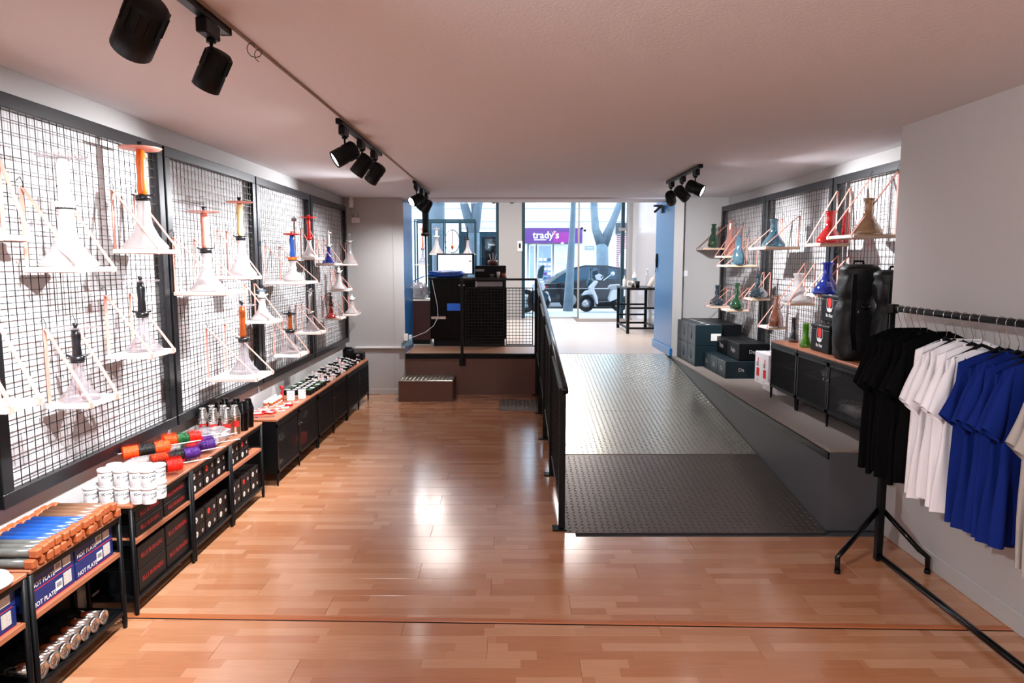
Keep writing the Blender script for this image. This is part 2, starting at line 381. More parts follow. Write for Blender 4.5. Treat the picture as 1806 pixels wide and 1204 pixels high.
# ceiling track cable
t = thing('ceiling_conduit', 'thin brown conduit running along the ceiling between the spotlight groups on the left', 'conduit', (-.955, 2.0, CEIL))
MB().tube([(-.985, -1, CEIL - .006), (-.955, 3.4, CEIL - .006), (-.95, 8.1, CEIL - .006)], .006, 6).build('pipe', mat('brown_conduit', '8a7468', .5), t, world=True)
MB().tube([(-.95 + .02 * cos(a), 2.62 + .012 * a, CEIL - .035 + .02 * sin(a)) for a in [k * .7 for k in range(16)]], .0016, 5).build('cable_loop', M['wire'], t, world=True)

# ================================================================== LEFT AND RIGHT DISPLAY PANELS
def panel(side, xf, xw, y0, y1, label, wires=True):
    s = -1 if side == 'L' else 1; zb, zt = .70, 2.385; fw = .062; th = .035
    t = thing('grid_display', label, 'display panel', (xf, y0, zb), 'wire grid display panels')
    xi = xf + s * th
    MB().box(xf, xi, y0, y1, zt - fw, zt, .003).build('frame_rail', M['frame'], t, world=True)
    MB().box(xf, xi, y0, y1, zb, zb + fw, .003).build('frame_rail', M['frame'], t, world=True)
    MB().box(xf, xi, y0, y0 + fw, zb + fw, zt - fw, .003).build('frame_post', M['frame'], t, world=True)
    MB().box(xf, xi, y1 - fw, y1, zb + fw, zt - fw, .003).build('frame_post', M['frame'], t, world=True)
    mb = MB(); yy = y0 + fw + .02; r = .0021; xm = (xf + xi) / 2
    while yy < y1 - fw:
        mb.tube([(xm, yy, zb + fw), (xm, yy, zt - fw)], r, 4, False); yy += .05
    zz = zb + fw + .02
    while zz < zt - fw:
        mb.tube([(xm - s * .004, y0 + fw, zz), (xm - s * .004, y1 - fw, zz)], r, 4, False); zz += .05
    mb.build('wire_grid', M['wire'], t, world=True, stuff=True)
    MB().box(xw - s * .003, xw - s * .0005, y0, y1, zb, zt).build('back_board', M['backboard'], t, world=True)
    return t
XL = -2.055
ys = [1.22, 2.72, 4.21, 5.70, 7.22, 8.78]
nm = ['nearest panel on the left wall, cut by the frame edge', 'first full black framed wire panel on the left wall', 'second full black framed wire panel on the left wall', 'third black framed wire panel on the left wall', 'last narrow looking wire panel at the far end of the left wall']
for i in range(5):
    panel('L', XL, WL, ys[i] + .012, ys[i + 1] - .012, nm[i])
XR = 2.62
yr = [4.32, 5.80, 7.34, 8.86]
nm = ['black framed wire panel on the right wall beside the grey pier', 'middle black framed wire panel on the right wall', 'far black framed wire panel on the right wall in the corner']
for i in range(3): panel('R', XR, WR, yr[i] + .012, yr[i + 1] - .012, nm[i])

# ================================================================== SHELVES AND HOOKAHS
def shelf(side, pb, pn, pf_, py, what, strap_h=.32, nstrap=2):
    """pb: back-near column, pn: front-near column, pf_: front-far column, py: row of the board top at the front-near corner"""
    s = -1 if side == 'L' else 1; xw = XL if s < 0 else XR
    y0 = atX(pb, py, xw).y
    r = ray(pn, py); tt = y0 / r[1]; xo = r[0] * tt; zt = CH + r[2] * tt
    y1 = xo * ray(pf_, py)[1] / ray(pf_, py)[0]
    y1 = max(y1, y0 + .22); y1 = min(y1, FAR - .02) if y1 > FAR - .02 else y1
    th = .022
    t = thing('hanging_shelf', 'white strap-hung shelf holding ' + what, 'shelf', (xw, y0, zt - th), 'hanging shelves on the %s wall' % ('left' if s < 0 else 'right'))
    xb = xw - s * .006
    b = MB().box(xo, xb, y0, y1, zt - th, zt, .002).build('board', M['board'], t, world=True)
    MB().box(min(xo, xb) + .003, max(xo, xb) - .003, y0 - .001, y0 + .001, zt - th + .002, zt - .002).build('board_end', M['boardedge'] if s > 0 else M['board'], b).location = -Vector(t.location)
    e = .0015
    for k in range(nstrap):
        yy = y0 + .03 if k == 0 else y1 - .03
        pts = [(xb, yy, zt + strap_h), (xb - s * .0, yy, zt - th - e), (xo - s * e, yy, zt - th - e), (xo - s * e * 1.5, yy, zt + e), (xb - s * .006, yy, zt + strap_h)]
        MB().strap(pts, .022, .003, (0, 1, 0)).build('strap', M['pink'], t, world=True)
        hk = [(xw + s * .012, yy, zt + strap_h + .03), (xw - s * .004, yy, zt + strap_h + .045), (xw - s * .014, yy, zt + strap_h + .02), (xw - s * .012, yy, zt + strap_h - .012), (xw - s * .0, yy, zt + strap_h - .012)]
        MB().tube(hk, .002, 6).build('hook', M['blk'], t, world=True)
    return dict(x0=xo, x1=xb, y0=y0, y1=y1, z=zt, s=s)

def base_prof(kind, R, H):
    if kind == 'bell':   return [(R * .9, .0), (R, H * .03), (R * .97, H * .08), (R * .62, H * .26), (R * .36, H * .5), (R * .27, H * .75), (R * .25, H * .9), (R * .3, H * .95), (R * .29, H)]
    if kind == 'flask':  return [(R * .92, .0), (R, H * .04), (R * .96, H * .12), (R * .66, H * .3), (R * .38, H * .48), (R * .3, H * .62), (R * .29, H * .9), (R * .38, H * .96), (R * .37, H)]
    if kind == 'squat':  return [(R * .7, .0), (R * .95, H * .05), (R, H * .14), (R * .86, H * .28), (R * .5, H * .4), (R * .3, H * .5), (R * .36, H * .64), (R * .27, H * .8), (R * .33, H * .92), (R * .36, H)]
    if kind == 'tall':   return [(R * .85, .0), (R, H * .05), (R * .95, H * .3), (R * .7, H * .48), (R * .42, H * .62), (R * .5, H * .78), (R * .36, H * .9), (R * .44, H)]
    if kind == 'beaker': return [(R * .85, .0), (R, H * .05), (R * .9, H * .16), (R * .5, H * .42), (R * .46, H * .5), (R * .46, H * .96), (R * .5, H)]
GI = {}
def hookah(sh, px, pyt, pyb, wpx, kind, gm, label, stem=None, tray=None, basefrac=.45, xfrac=.5, clampm='st_black', neck=None, loc=None, cat='hookah'):
    if loc is None:
        xm = sh['x0'] + (sh['x1'] - sh['x0']) * xfrac
        r = ray(px, pyb); Y = r[1] * xm / r[0]
        lo, hi = sh['y0'] + .04, sh['y1'] - .04
        Y = min(max(Y, lo), hi) if hi > lo else (lo + hi) / 2
        xm = r[0] / r[1] * Y; xm = min(max(xm, min(sh['x0'], sh['x1']) + .03), max(sh['x0'], sh['x1']) - .03)
        loc = (xm, Y, sh['z'])
    X, Y, Z = loc
    sc = (Y * cT - (Z - CH) * sT) / F
    R = wpx * sc / 2; R0 = R
    Rm = .17 if stem else .13
    R = min(R, Rm)
    if sh: R = min(R, (max(sh['x0'], sh['x1']) - min(sh['x0'], sh['x1'])) * .56)
    Ht = (pyb - pyt) * sc
    t = thing('hookah' if stem else 'glass_base', label, cat, loc)
    n = 24
    Hb = Ht * basefrac if stem else Ht
    prof = base_prof(kind, R, Hb)
    # glass shell with wall thickness
    inner = [(max(r - .003, .002), z + (.006 if i == 0 else 0)) for i, (r, z) in enumerate(prof)]
    MB().lathe([(0.0001, .0)] + prof + list(reversed(inner)) + [(0.0001, .006)], n=n).build('glass_vase', M[gm], t, smooth=True)
    rim = prof[-1][0]
    MB().lathe([(rim * .99, Hb - .004), (rim * 1.1, Hb - .002), (rim * 1.1, Hb + .003), (rim * .95, Hb + .004), (rim * .95, Hb - .004)], n=n).build('rim', M[gm] if not stem else M['blk2'], t, smooth=True)
    if stem:
        rs = max(R * .2, .011)
        MB().lathe([(rim * 1.1, Hb + .002), (rim * 1.2, Hb + .01), (rim * 1.2, Hb + .022), (rs * 1.2, Hb + .03)], n=16).build('collar', M[clampm], t, smooth='auto')
        MB().tube([(-rim * 1.7, -.01, Hb + .03), (0, 0, Hb + .016), (rim * 1.7, .006, Hb + .03)], .005, 8).build('hose_port', M[clampm], t, smooth=True)
        zt = Ht * .93
        MB().lathe([(rs * .9, Hb + .02), (rs * 1.15, Hb + (zt - Hb) * .2), (rs * .95, Hb + (zt - Hb) * .5), (rs * 1.15, Hb + (zt - Hb) * .8), (rs * .8, zt)], n=16).build('stem', M[stem], t, smooth=True)
        MB().tube([(0, 0, .02), (0, 0, Hb)], .004, 8).build('down_tube', M['steel'], t, smooth=True)
        if tray:
            tr = tray[0] * sc / 2
            MB().lathe([(.0001, zt - .002), (tr * .5, zt - .004), (tr * .92, zt), (tr, zt + .008), (tr * .97, zt + .009), (tr * .9, zt + .003), (.0001, zt + .001)], n=24).build('ash_tray', M[tray[1]], t, smooth=True)
        MB().lathe([(.006, zt), (.009, zt + .012), (.014, Ht), (.011, Ht), (.005, zt + .014)], n=14).build('bowl_port', M[clampm], t, smooth='auto')
    elif neck:
        MB().tube([(rim * 1.0, 0, Hb * .72), (rim * 1.9, 0, Hb * .8)], .006, 8).build('hose_port', M[gm], t, smooth=True)
    return t
S = shelf
sh0 = S('L', -60, -10, 32, 412, 'nothing visible, cut by the left edge at eye level', .30)
sh3 = S('L', -70, 10, 70, 721, 'nothing visible, cut by the left edge low down', .33)
a = S('L', 37, 131, 206, 471, 'the tallest all white clear hookah', .33)
hookah(a, 122, 262, 465, 94, 'bell', 'gl_frost', 'tall all white hookah with wide clear tray, nearest of the upper left row', 'st_white', (84, 'gl_clear'), .5, clampm='st_white')
a = S('L', 196, 274, 318, 439, 'the hookah with bright orange stem and copper tray', .30)
hookah(a, 257, 249, 434, 75, 'bell', 'gl_frost', 'hookah with bright orange stem, black clamp and copper disc tray', 'st_orange', (70, 'st_pink'), .46)
a = S('L', 78, 153, 214, 713, 'the small black and amber hookah low at left', .33)
hookah(a, 141, 556, 692, 68, 'bell', 'gl_clear', 'small black stemmed hookah with clear vase, lowest on the near left panel', 'st_black', (72, 'gl_clear'), .5)
a = S('L', 184, 262, 311, 626, 'the black hookah with ribbed clear vase', .30)
hookah(a, 254, 475, 606, 62, 'bell', 'gl_clear', 'black stemmed hookah with clear vase on the shelf under the orange stemmed one', 'st_black', (62, 'gl_clear'), .46)
a = S('L', 304, 400, 437, 515, 'the pink stemmed hookah with bell vase', .33)
hookah(a, 366, 361, 508, 58, 'bell', 'gl_frost', 'pink stemmed hookah with pale bell vase on the second panel', 'st_pink', (56, 'gl_pink'), .46)
a = S('L', 382, 442, 462, 487, 'the pale yellow stemmed hookah', .32)
hookah(a, 427, 343, 479, 50, 'bell', 'gl_frost', 'pale yellow stemmed hookah with copper tray beside the dark post', 'st_yellow', (46, 'st_pink'), .46)
a = S('L', 363, 451, 484, 668, 'the copper orange stemmed hookah above the flasks', .34)
hookah(a, 431, 522, 650, 50, 'bell', 'gl_clear', 'copper orange stemmed hookah with clear conical vase above the steel flasks', 'st_copper', (50, 'gl_clear'), .44)
a = S('L', 430, 479, 499, 566, 'the short clear glass with ball top', .28)
hookah(a, 463, 497, 552, 42, 'bell', 'gl_frost', 'short clear hookah vase with round ball neck, middle row of third panel', 'st_white', (16, 'gl_lblue'), .7, clampm='st_white')
a = S('L', 466, 536, 561, 497, 'the blue stemmed hookah with red tray', .30)
hookah(a, 517, 404, 491, 38, 'squat', 'gl_frost', 'hookah with blue stem, amber neck and red tray on third panel', 'st_blue', (30, 'st_red'), .42, clampm='st_orange')
a = S('L', 529, 556, 573, 454, 'the red necked hookah with red tray', .28)
hookah(a, 546, 377, 451, 30, 'bell', 'gl_frost', 'clear hookah with red ball and red disc tray at the third post', 'st_red', (28, 'st_red'), .42, clampm='st_red')
a = S('L', 481, 528, 546, 626, 'the amber stemmed hookah on the lowest board of the third panel', .30)
hookah(a, 513, 544, 618, 38, 'squat', 'gl_clear', 'amber stemmed hookah with black clamp and dark tray above the card packs', 'gl_amber', (24, 'st_black'), .5)
a = S('L', 520, 565, 577, 586, 'the thin silver hookah near the fourth panel', .26)
hookah(a, 549, 502, 577, 30, 'bell', 'gl_clear', 'thin silver stemmed hookah on small clear base, fourth panel middle', 'steel', (12, 'gl_clear'), .4, clampm='steel')
a = S('L', 556, 590, 604, 464, 'the small cobalt blue hookah', .26)
hookah(a, 580, 404, 460, 24, 'bell', 'gl_blue', 'small hookah with cobalt blue base on the top right board', 'st_white', (12, 'st_white'), .5, clampm='st_white')
a = S('L', 597, 620, 632, 465, 'the far clear bell vase', .26)
hookah(a, 617, 410, 462, 34, 'bell', 'gl_frost', 'clear bell shaped vase at the far end of the top row under the camera', 'gl_clear', None, .7, clampm='st_white')
a = S('L', 580, 612, 622, 510, 'the small pale glass in the second row at the far end', .22)
hookah(a, 598, 468, 508, 27, 'bell', 'gl_frost', 'small pale glass vase on the second board at the far end', 'st_white', None, .7, clampm='st_white')
a = S('L', 566, 599, 611, 561, 'the red glass hookah', .24)
hookah(a, 584, 515, 559, 22, 'bell', 'gl_red', 'small hookah with bright red glass base at the far end', 'st_black', None, .5)
a = S('L', 603, 627, 638, 554, 'the lowest pale vase in the far corner', .22)
hookah(a, 621, 518, 551, 33, 'bell', 'gl_frost', 'low pale bell vase in the far corner of the lowest row', 'st_white', None, .7, clampm='st_white')
# right
a = S('R', 1284, 1241, 1226.5, 437, 'the dark green bottle at the far corner', .28)
hookah(a, 1258, 392, 433, 19, 'tall', 'gl_green', 'dark green glass base with gold print in the far right corner, top row', xfrac=.45)
a = S('R', 1312, 1274, 1260, 451, 'the clear pinkish base in the top row', .34)
hookah(a, 1287, 385, 447, 20, 'tall', 'gl_pink', 'clear pinkish glass base with narrow neck behind the violet one', xfrac=.5)
a = S('R', 1337, 1282, 1263.5, 467, 'the pale violet clear base', .30)
hookah(a, 1302, 414, 464, 24, 'tall', 'gl_lblue', 'tall clear base with violet blue rims on the far right panel', xfrac=.4)
a = S('R', 1412, 1350, 1320, 435, 'the pale blue flask', .28)
hookah(a, 1364, 383, 431, 40, 'flask', 'gl_lblue', 'pale blue conical flask base on the middle right panel', xfrac=.35)
a = S('R', 1292, 1253, 1242, 540, 'the teal blue squat base', .22)
hookah(a, 1265, 501, 537, 27, 'squat', 'gl_teal', 'teal squat glass base at the far right corner, lower row', xfrac=.4)
a = S('R', 1322, 1284, 1271, 546, 'the green necked base', .24)
hookah(a, 1299, 496, 542, 25, 'squat', 'gl_green', 'green glass base with printed body beside the teal one', xfrac=.45)
a = S('R', 1360, 1325, 1311, 526, 'the dark teal base with wide bottom', .26)
hookah(a, 1337, 479, 521, 34, 'squat', 'gl_teal', 'dark teal glass base with wide bottom on the middle panel', xfrac=.45)
a = S('R', 1391, 1355, 1336, 577, 'the copper tinted base, lowest on the right wall', .26)
hookah(a, 1368, 520, 574, 25, 'tall', 'gl_copper', 'tall copper tinted ribbed glass base on the lowest right shelf', xfrac=.45)
a = S('R', 1439, 1393, 1372, 534, 'the milky white flask', .34)
hookah(a, 1407, 480, 530, 52, 'flask', 'gl_frost', 'milky white conical flask with black emblem on the middle right panel', xfrac=.5)
a = S('R', 1500, 1442, 1418, 519, 'the cobalt blue flask', .30)
hookah(a, 1458, 459, 514, 50, 'flask', 'gl_blue', 'cobalt blue conical flask above the black logo boxes', xfrac=.35)
hookah(a, 1499, 478, 512, 7, 'beaker', 'gl_blue', 'thin blue glass tube beside the cobalt flask against the wire grid', xfrac=.85)
a = S('R', 1500, 1446, 1420, 428.5, 'the bright red flask', .42)
hookah(a, 1463, 367, 422, 46, 'flask', 'gl_red', 'bright red glass flask in front of the dark post', xfrac=.3)
hookah(a, 1497, 373, 426, 13, 'beaker', 'gl_red', 'slim bright red glass base behind the beige flask shelf', xfrac=.88)
a = S('R', 1584, 1506, 1457.5, 413, 'the beige smoked flask, nearest on the right wall', .42)
hookah(a, 1530, 343, 405, 50, 'flask', 'gl_beige', 'beige smoked glass flask on the nearest right wall shelf', xfrac=.3)

# ================================================================== TRACK LIGHTS
def spotlight(loc, aim, label, lit=True, group='black track spotlights', power=SPOT_W, size=1.0, lamp=True):
    X, Y = loc; z0 = CEIL - .03
    t = thing('track_spotlight', label, 'spotlight', (X, Y, z0), group)
    MB().box(-.018, .018, -.055, .055, -.05, -.002, .004).build('adapter', M['blk2'], t)
    MB().tube([(0, .02, -.05), (0, .02, -.062)], .016, 12).build('swivel', M['blk2'], t, smooth='auto')
    MB().tube([(0, .02, -.062), (0, .02, -.11)], .0055, 8).build('stem', M['blk2'], t, smooth='auto')
    c = Vector((0, .02, -.15)); d = (Vector(aim) - (Vector((X, Y, z0)) + c)).normalized()
    q = Vector((0, 0, 1)).rotation_difference(d).to_matrix().to_4x4(); Mx = Matrix.Translation(c) @ q
    k = size
    MB().lathe([(.0001, -.068 * k), (.035 * k, -.066 * k), (.043 * k, -.058 * k), (.0435 * k, .005 * k), (.045 * k, .008 * k), (.045 * k, .062 * k), (.041 * k, .064 * k), (.037 * k, .05 * k), (.0001, .048 * k)], n=24).xf(Mx).build('housing', M['blk2'], t, smooth='auto')
    fins = MB()
    for i in range(12):
        a = 2 * pi * i / 12; fins.box(.042 * k, .0465 * k, -.002, .002, -.055 * k, -.005 * k); fins.v[-8:] = [tuple(Matrix.Rotation(a, 4, 'Z') @ Vector(p)) for p in fins.v[-8:]]
    fins.xf(Mx).build('cooling_fins', M['blk2'], t, stuff=True)
    MB().lathe([(.0001, .0585 * k), (.030 * k, .0585 * k), (.039 * k, .056 * k), (.039 * k, .052 * k)], n=20).xf(Mx).build('lens', M['lens'] if lit else M['lensoff'], t, smooth='auto')
    if lamp:
        ld = bpy.data.lights.new('spot_lamp', 'SPOT'); ld.energy = power; ld.color = SPOT_COL; ld.spot_size = math.radians(96); ld.spot_blend = 1.0; ld.shadow_soft_size = .025
        lo = bpy.data.objects.new('spot_lamp', ld); COL.objects.link(lo); lo.parent = t; lo.location = c + d * .075 * k
        lo.rotation_euler = Vector((0, 0, -1)).rotation_difference(d).to_euler()
    return t
def bar(x, y0, y1, label):
    t = thing('track_bar', label, 'track', (x, y0, CEIL - .03), 'black ceiling track bars')
    MB().box(x - .017, x + .017, y0, y1, CEIL - .03, CEIL, .002).build('rail', M['blk'], t, world=True)
    MB().box(x - .019, x + .019, y0 - .012, y0, CEIL - .031, CEIL, .002).build('end_cap', M['blk2'], t, world=True)
    MB().box(x - .019, x + .019, y1, y1 + .012, CEIL - .031, CEIL, .002).build('end_cap', M['blk2'], t, world=True)
bar(-.985, 1.75, 2.5, 'near black track bar holding the two large spotlights at upper left')
bar(-.975, 4.05, 5.25, 'middle black track bar over the left aisle with three spotlights')
bar(-.965, 7.05, 8.15, 'far black track bar near the opening on the left')
bar(1.56, 5.9, 7.1, 'black track bar over the ramp on the right')
spotlight((-.995, 1.93), (-2.3, 3.0, 1.1), 'largest black spotlight silhouette at upper left, cut by the top edge', False, size=1.22)
spotlight((-.985, 2.36), (-2.1, 2.9, .6), 'black finned spotlight hanging from the near bar beside the wire loop', False, size=1.0)
spotlight((-.975, 4.15), (-2.1, 3.7, 1.6), 'spotlight with glowing lens in the middle left group', True, size=1.15)
spotlight((-.975, 4.62), (-2.1, 4.75, .9), 'middle spotlight of the middle left group, aimed down', False, size=1.1)
spotlight((-.975, 5.05), (-2.1, 5.5, .9), 'farthest spotlight of the middle left group', False, size=1.1)
spotlight((-.965, 7.15), (-2.1, 6.2, 1.7), 'spotlight with round glowing lens in the far left group', True, size=1.15, power=SPOT_W * .9)
spotlight((-.965, 7.58), (-2.1, 7.6, 1.2), 'middle spotlight of the far left group in front of the opening', False, size=1.1, power=SPOT_W * .6)
spotlight((-.965, 8.0), (-1.72, 8.9, .95), 'farthest spotlight of the far left group', False, size=1.1, power=SPOT_W * .42)
spotlight((1.56, 6.03), (2.7, 5.4, 1.7), 'spotlight with glowing lens over the ramp, facing the right wall', True, size=1.15, power=SPOT_W * .9)
spotlight((1.56, 6.5), (2.7, 7.2, 1.4), 'middle spotlight over the ramp', False, size=1.1, power=SPOT_W * .9)
spotlight((1.56, 6.95), (2.2, 8.9, 1.2), 'farthest spotlight over the ramp, beside the blue jamb', False, size=1.1, power=SPOT_W * .6)

bar(-.995, .35, 1.3, 'black track bar behind the top edge of the view')
spotlight((-.995, .75), (2.1, 3.05, 1.0), 'black spotlight aimed at the garment rack, above and behind the view', True, size=1.1, power=190)
# fill lamps, added unseen in the part of the shop behind the photographer
for i, (x, yy) in enumerate(((-.9, -.6), (1.0, -.6), (-.9, -2.0), (1.0, -2.0))):
    t = thing('fill_lamp', 'added unseen fill lamp in the %s of the rear room, behind the photographer' % ('near left', 'near right', 'back left', 'back right')[i], 'lamp', (x, yy, CEIL), 'added rear fill lamps')
    MB().lathe([(.16, 0), (.17, -.02), (.15, -.045), (.0001, -.06)], n=24).build('diffuser', mat('fill_diffuser_%d' % i, 'fff2ea', .5, emit=4), t, smooth=True)
    ld = bpy.data.lights.new('lamp', 'AREA'); ld.shape = 'DISK'; ld.size = .4; ld.energy = FILL_W; ld.color = (1, .95, .93)
    lo = bpy.data.objects.new('fill_light', ld); COL.objects.link(lo); lo.parent = t; lo.location = (0, 0, -.08)

# ================================================================== LOW RACKS ON THE LEFT
def rack(y0, y1, label, xb=-2.05, xf=-1.80, h=.555, mid=.372, low=.09):
    t = thing('metal_rack', label, 'rack', (xf, y0, 0), 'black low racks with brown tops')
    for (x, yy) in ((xf - .011, y0 + .011), (xf - .011, y1 - .011), (xb + .011, y0 + .011), (xb + .011, y1 - .011)):
        MB().tube([(x, yy, 0), (x, yy, .03), (x, yy, h - .02)], [.0095, .0115, .0115], 10).build('leg', M['blk'], t, world=True, smooth='auto')
    MB().box(xb, xf, y0, y1, h - .016, h, .003).build('top_board', M['wood'], t, world=True)
    MB().box(xb + .004, xf - .004, y0 + .004, y1 - .004, h - .04, h - .0165, .002).build('top_frame', M['blk'], t, world=True)
    for z in (mid, low):
        MB().box(xb + .02, xf - .022, y0 + .02, y1 - .02, z - .012, z, .002).build('shelf_board', M['wood'] if z == mid else M['blk'], t, world=True)
        MB().box(xb + .004, xf - .004, y0 + .006, y0 + .02, z - .018, z + .004).build('side_rail', M['blk'], t, world=True)
        MB().box(xb + .004, xf - .004, y1 - .02, y1 - .006, z - .018, z + .004).build('side_rail', M['blk'], t, world=True)
        MB().box(xf - .018, xf - .006, y0 + .02, y1 - .02, z - .02, z - .001).build('front_rail', M['wood'] if z == mid else M['blk'], t, world=True)
    MB().box(xb, xb + .004, y0 + .02, y1 - .02, low, h - .04).build('back_panel', M['blk'], t, world=True)
    return t
rack(1.90, 2.475, 'nearest low black rack, cut by the left edge, with a white disc on top')
rack(2.49, 3.105, 'low black rack carrying the tied tubes, blue boxes and silver cans')
rack(3.19, 3.81, 'low black rack carrying the white tubs')
rack(3.815, 4.36, 'low black rack under the coloured brushes')
rack(4.365, 4.93, 'low black rack under the steel and black flasks')

# tubes with orange caps
def tube_proto(m, label, loc):
    t = thing('capped_tube', label, 'tube', loc, 'capped tubes stacked on the near rack')
    MB().tube([(-.225, 0, 0), (0, 0, 0)], .017, 10).build('tube_body', M[m], t, smooth='auto')
    MB().box(-.005, .032, -.017, .017, -.017, .017, .005).build('end_cap', M['cork'], t)
    MB().box(-.262, -.225, -.017, .017, -.017, .017, .005).build('end_cap', M['cork'], t)
    return t
protos = {}
seq = ['tubgrey'] * 3 + ['tubblue'] * 6 + ['tubbrown'] * 5
cn = {'tubgrey': 'grey', 'tubblue': 'blue', 'tubbrown': 'brown'}
for lay in range(2):
    for i, m in enumerate(seq):
        if lay and i == len(seq) - 1: continue
        yy = 2.515 + i * .0415 + lay * .018 + random.uniform(-.002, .002); z = .5725 + lay * .035
        lb = '%s capped tube with orange ends, %s layer, %s from the near end' % (cn[m], ('lower', 'upper')[lay], ORD[i])
        loc = (-1.815 + random.uniform(-.012, .006), yy, z)
        if m not in protos: protos[m] = tube_proto(m, lb, loc)
        else: dup(protos[m], loc, lb)
# silver cans on the low shelf
can = None
for i in range(7):
    loc = (-1.835, 2.55 + i * .068, .09 + .034); lb = 'silver capped can lying on the lowest shelf, %s from the near end' % ORD[i]
    if can is None:
        can = thing('silver_can', lb, 'can', loc, 'silver cans lying in a row')
        MB().tube([(-.17, 0, 0), (0, 0, 0)], .030, 18).build('can_body', M['chrome'], can, smooth='auto')
        mb = MB(); mb.lathe([(.031, 0), (.033, .004), (.032, .014), (.026, .016), (.024, .006), (.008, .006), (.0001, .008)], n=18); mb.xf(Matrix.Rotation(pi / 2, 4, 'Y')); mb.build('can_lid', M['steel'], can, smooth='auto')
        MB().tube([(.014, 0, -.02), (.02, 0, 0), (.014, 0, .02)], .003, 6).build('pull_ring', M['steel'], can)
    else: dup(can, loc, lb)
# white disc on nearest rack
t = thing('white_bowl', 'white round plastic bowl upside down at the left edge', 'bowl', (-1.88, 2.36, .556))
MB().lathe([(.085, 0), (.088, .012), (.08, .03), (.06, .036), (.0001, .037)], n=28).build('bowl', M['tub'], t, smooth=True)
MB().lathe([(.089, .002), (.092, .004), (.092, .010), (.088, .012)], n=28).build('rim', M['tub'], t, smooth=True)

def carton(name, x0, x1, y0, y1, z0, z1, m, label, cat='box', group=None, text=None, tm_='darkred', tsize=.03, face='px', extras=None):
    t = thing(name, label, cat, (x1 if face == 'px' else x0, y0, z0), group)
    g = .0015
    MB().box(x0, x1, y0 + g, y1 - g, z0, z1 - g, .002).build('carton_body', M[m], t, world=True)
    MB().box(x0 + .004, x1 - .004, (y0 + y1) / 2 - .001, (y0 + y1) / 2 + .001, z1 - g, z1 - g + .0008).build('lid_seam', M['blk2'], t, world=True)
    cy, cz = (y0 + y1) / 2, (z0 + z1) / 2
    fx = (x1 + .0008) if face == 'px' else (x0 - .0008)
    FM = face_px if face == 'px' else face_nx
    if text: text_mb(text, tsize, FM((fx, cy, cz))).build('lettering', M[tm_], t, world=True)
    if extras:
        for (nm_, dy, dz, w_, h_, mm) in extras:
            sgn = 1 if face == 'px' else -1
            a = cy + sgn * dy; b_ = cz + dz
            MB().box(min(fx, fx + sgn * .0006), max(fx, fx + sgn * .0006), a - w_ / 2, a + w_ / 2, b_ - h_ / 2, b_ + h_ / 2).build(nm_, M[mm], t, world=True)
    return t
M['barcode'] = mat('barcode_sticker', 'e9e6e0', .5)
M['photo_print'] = mat('printed_product_picture', 'c9c4bd', .5, noise=.9, nscale=90)
def hot(y0, y1, z0, z1, label):
    t = carton('hot_plate_box', -2.02, -1.825, y0, y1, z0, z1, 'cartonblue', label, group='blue hot plate boxes', extras=[('sticker', .03, .0, .042, .04, 'barcode'), ('picture', .085, .006, .05, .052, 'photo_print'), ('orange_line', 0, -.037, .24, .003, 'redprint')])
    text_mb('HOT PLATE', .026, face_px((-1.8235, (y0 + y1) / 2 - .058, (z0 + z1) / 2 - .018))).build('lettering', M['whiteprint'], t, world=True)
    mb = MB()
    for k in range(9): mb.box(-1.8236, -1.8232, (y0 + y1) / 2 + .016 + k * .0034, (y0 + y1) / 2 + .0175 + k * .0034, (z0 + z1) / 2 - .008, (z0 + z1) / 2 + .012)
    mb.build('barcode_bars', M['blackprint'], t, world=True, stuff=True)
i = 0
for ya, yb in ((2.515, 2.785), (2.79, 3.065)):
    for k in range(2):
        hot(ya, yb, .373 + k * .078, .373 + k * .078 + .076, 'blue HOT PLATE box, %s of the %s stack' % (('bottom', 'top')[k], ('near', 'far')[i]))
    i += 1
for k in range(2): hot(2.16, 2.44, .373 + k * .078, .449 + k * .078, 'blue HOT PLATE box at the left edge, %s one' % ('lower', 'upper')[k])
# black red lettered boxes
for si, (z0, nmz) in enumerate(((.09, 'lower shelf'), (.373, 'middle shelf'))):
    for yi, ya in enumerate((3.25, 3.525)):
        for k in range(2):
            hh = .118 if si == 0 else .068
            carton('burner_box', -2.02, -1.82, ya, ya + .268, z0 + k * hh, z0 + k * hh + hh - .002, 'carton', 'black box with red lettering, %s, %s column, %s' % (nmz, ('near', 'far')[yi], ('bottom', 'top')[k]), group='black boxes with red lettering', text='BLLS BURNERS', tsize=.032 if si == 0 else .028)
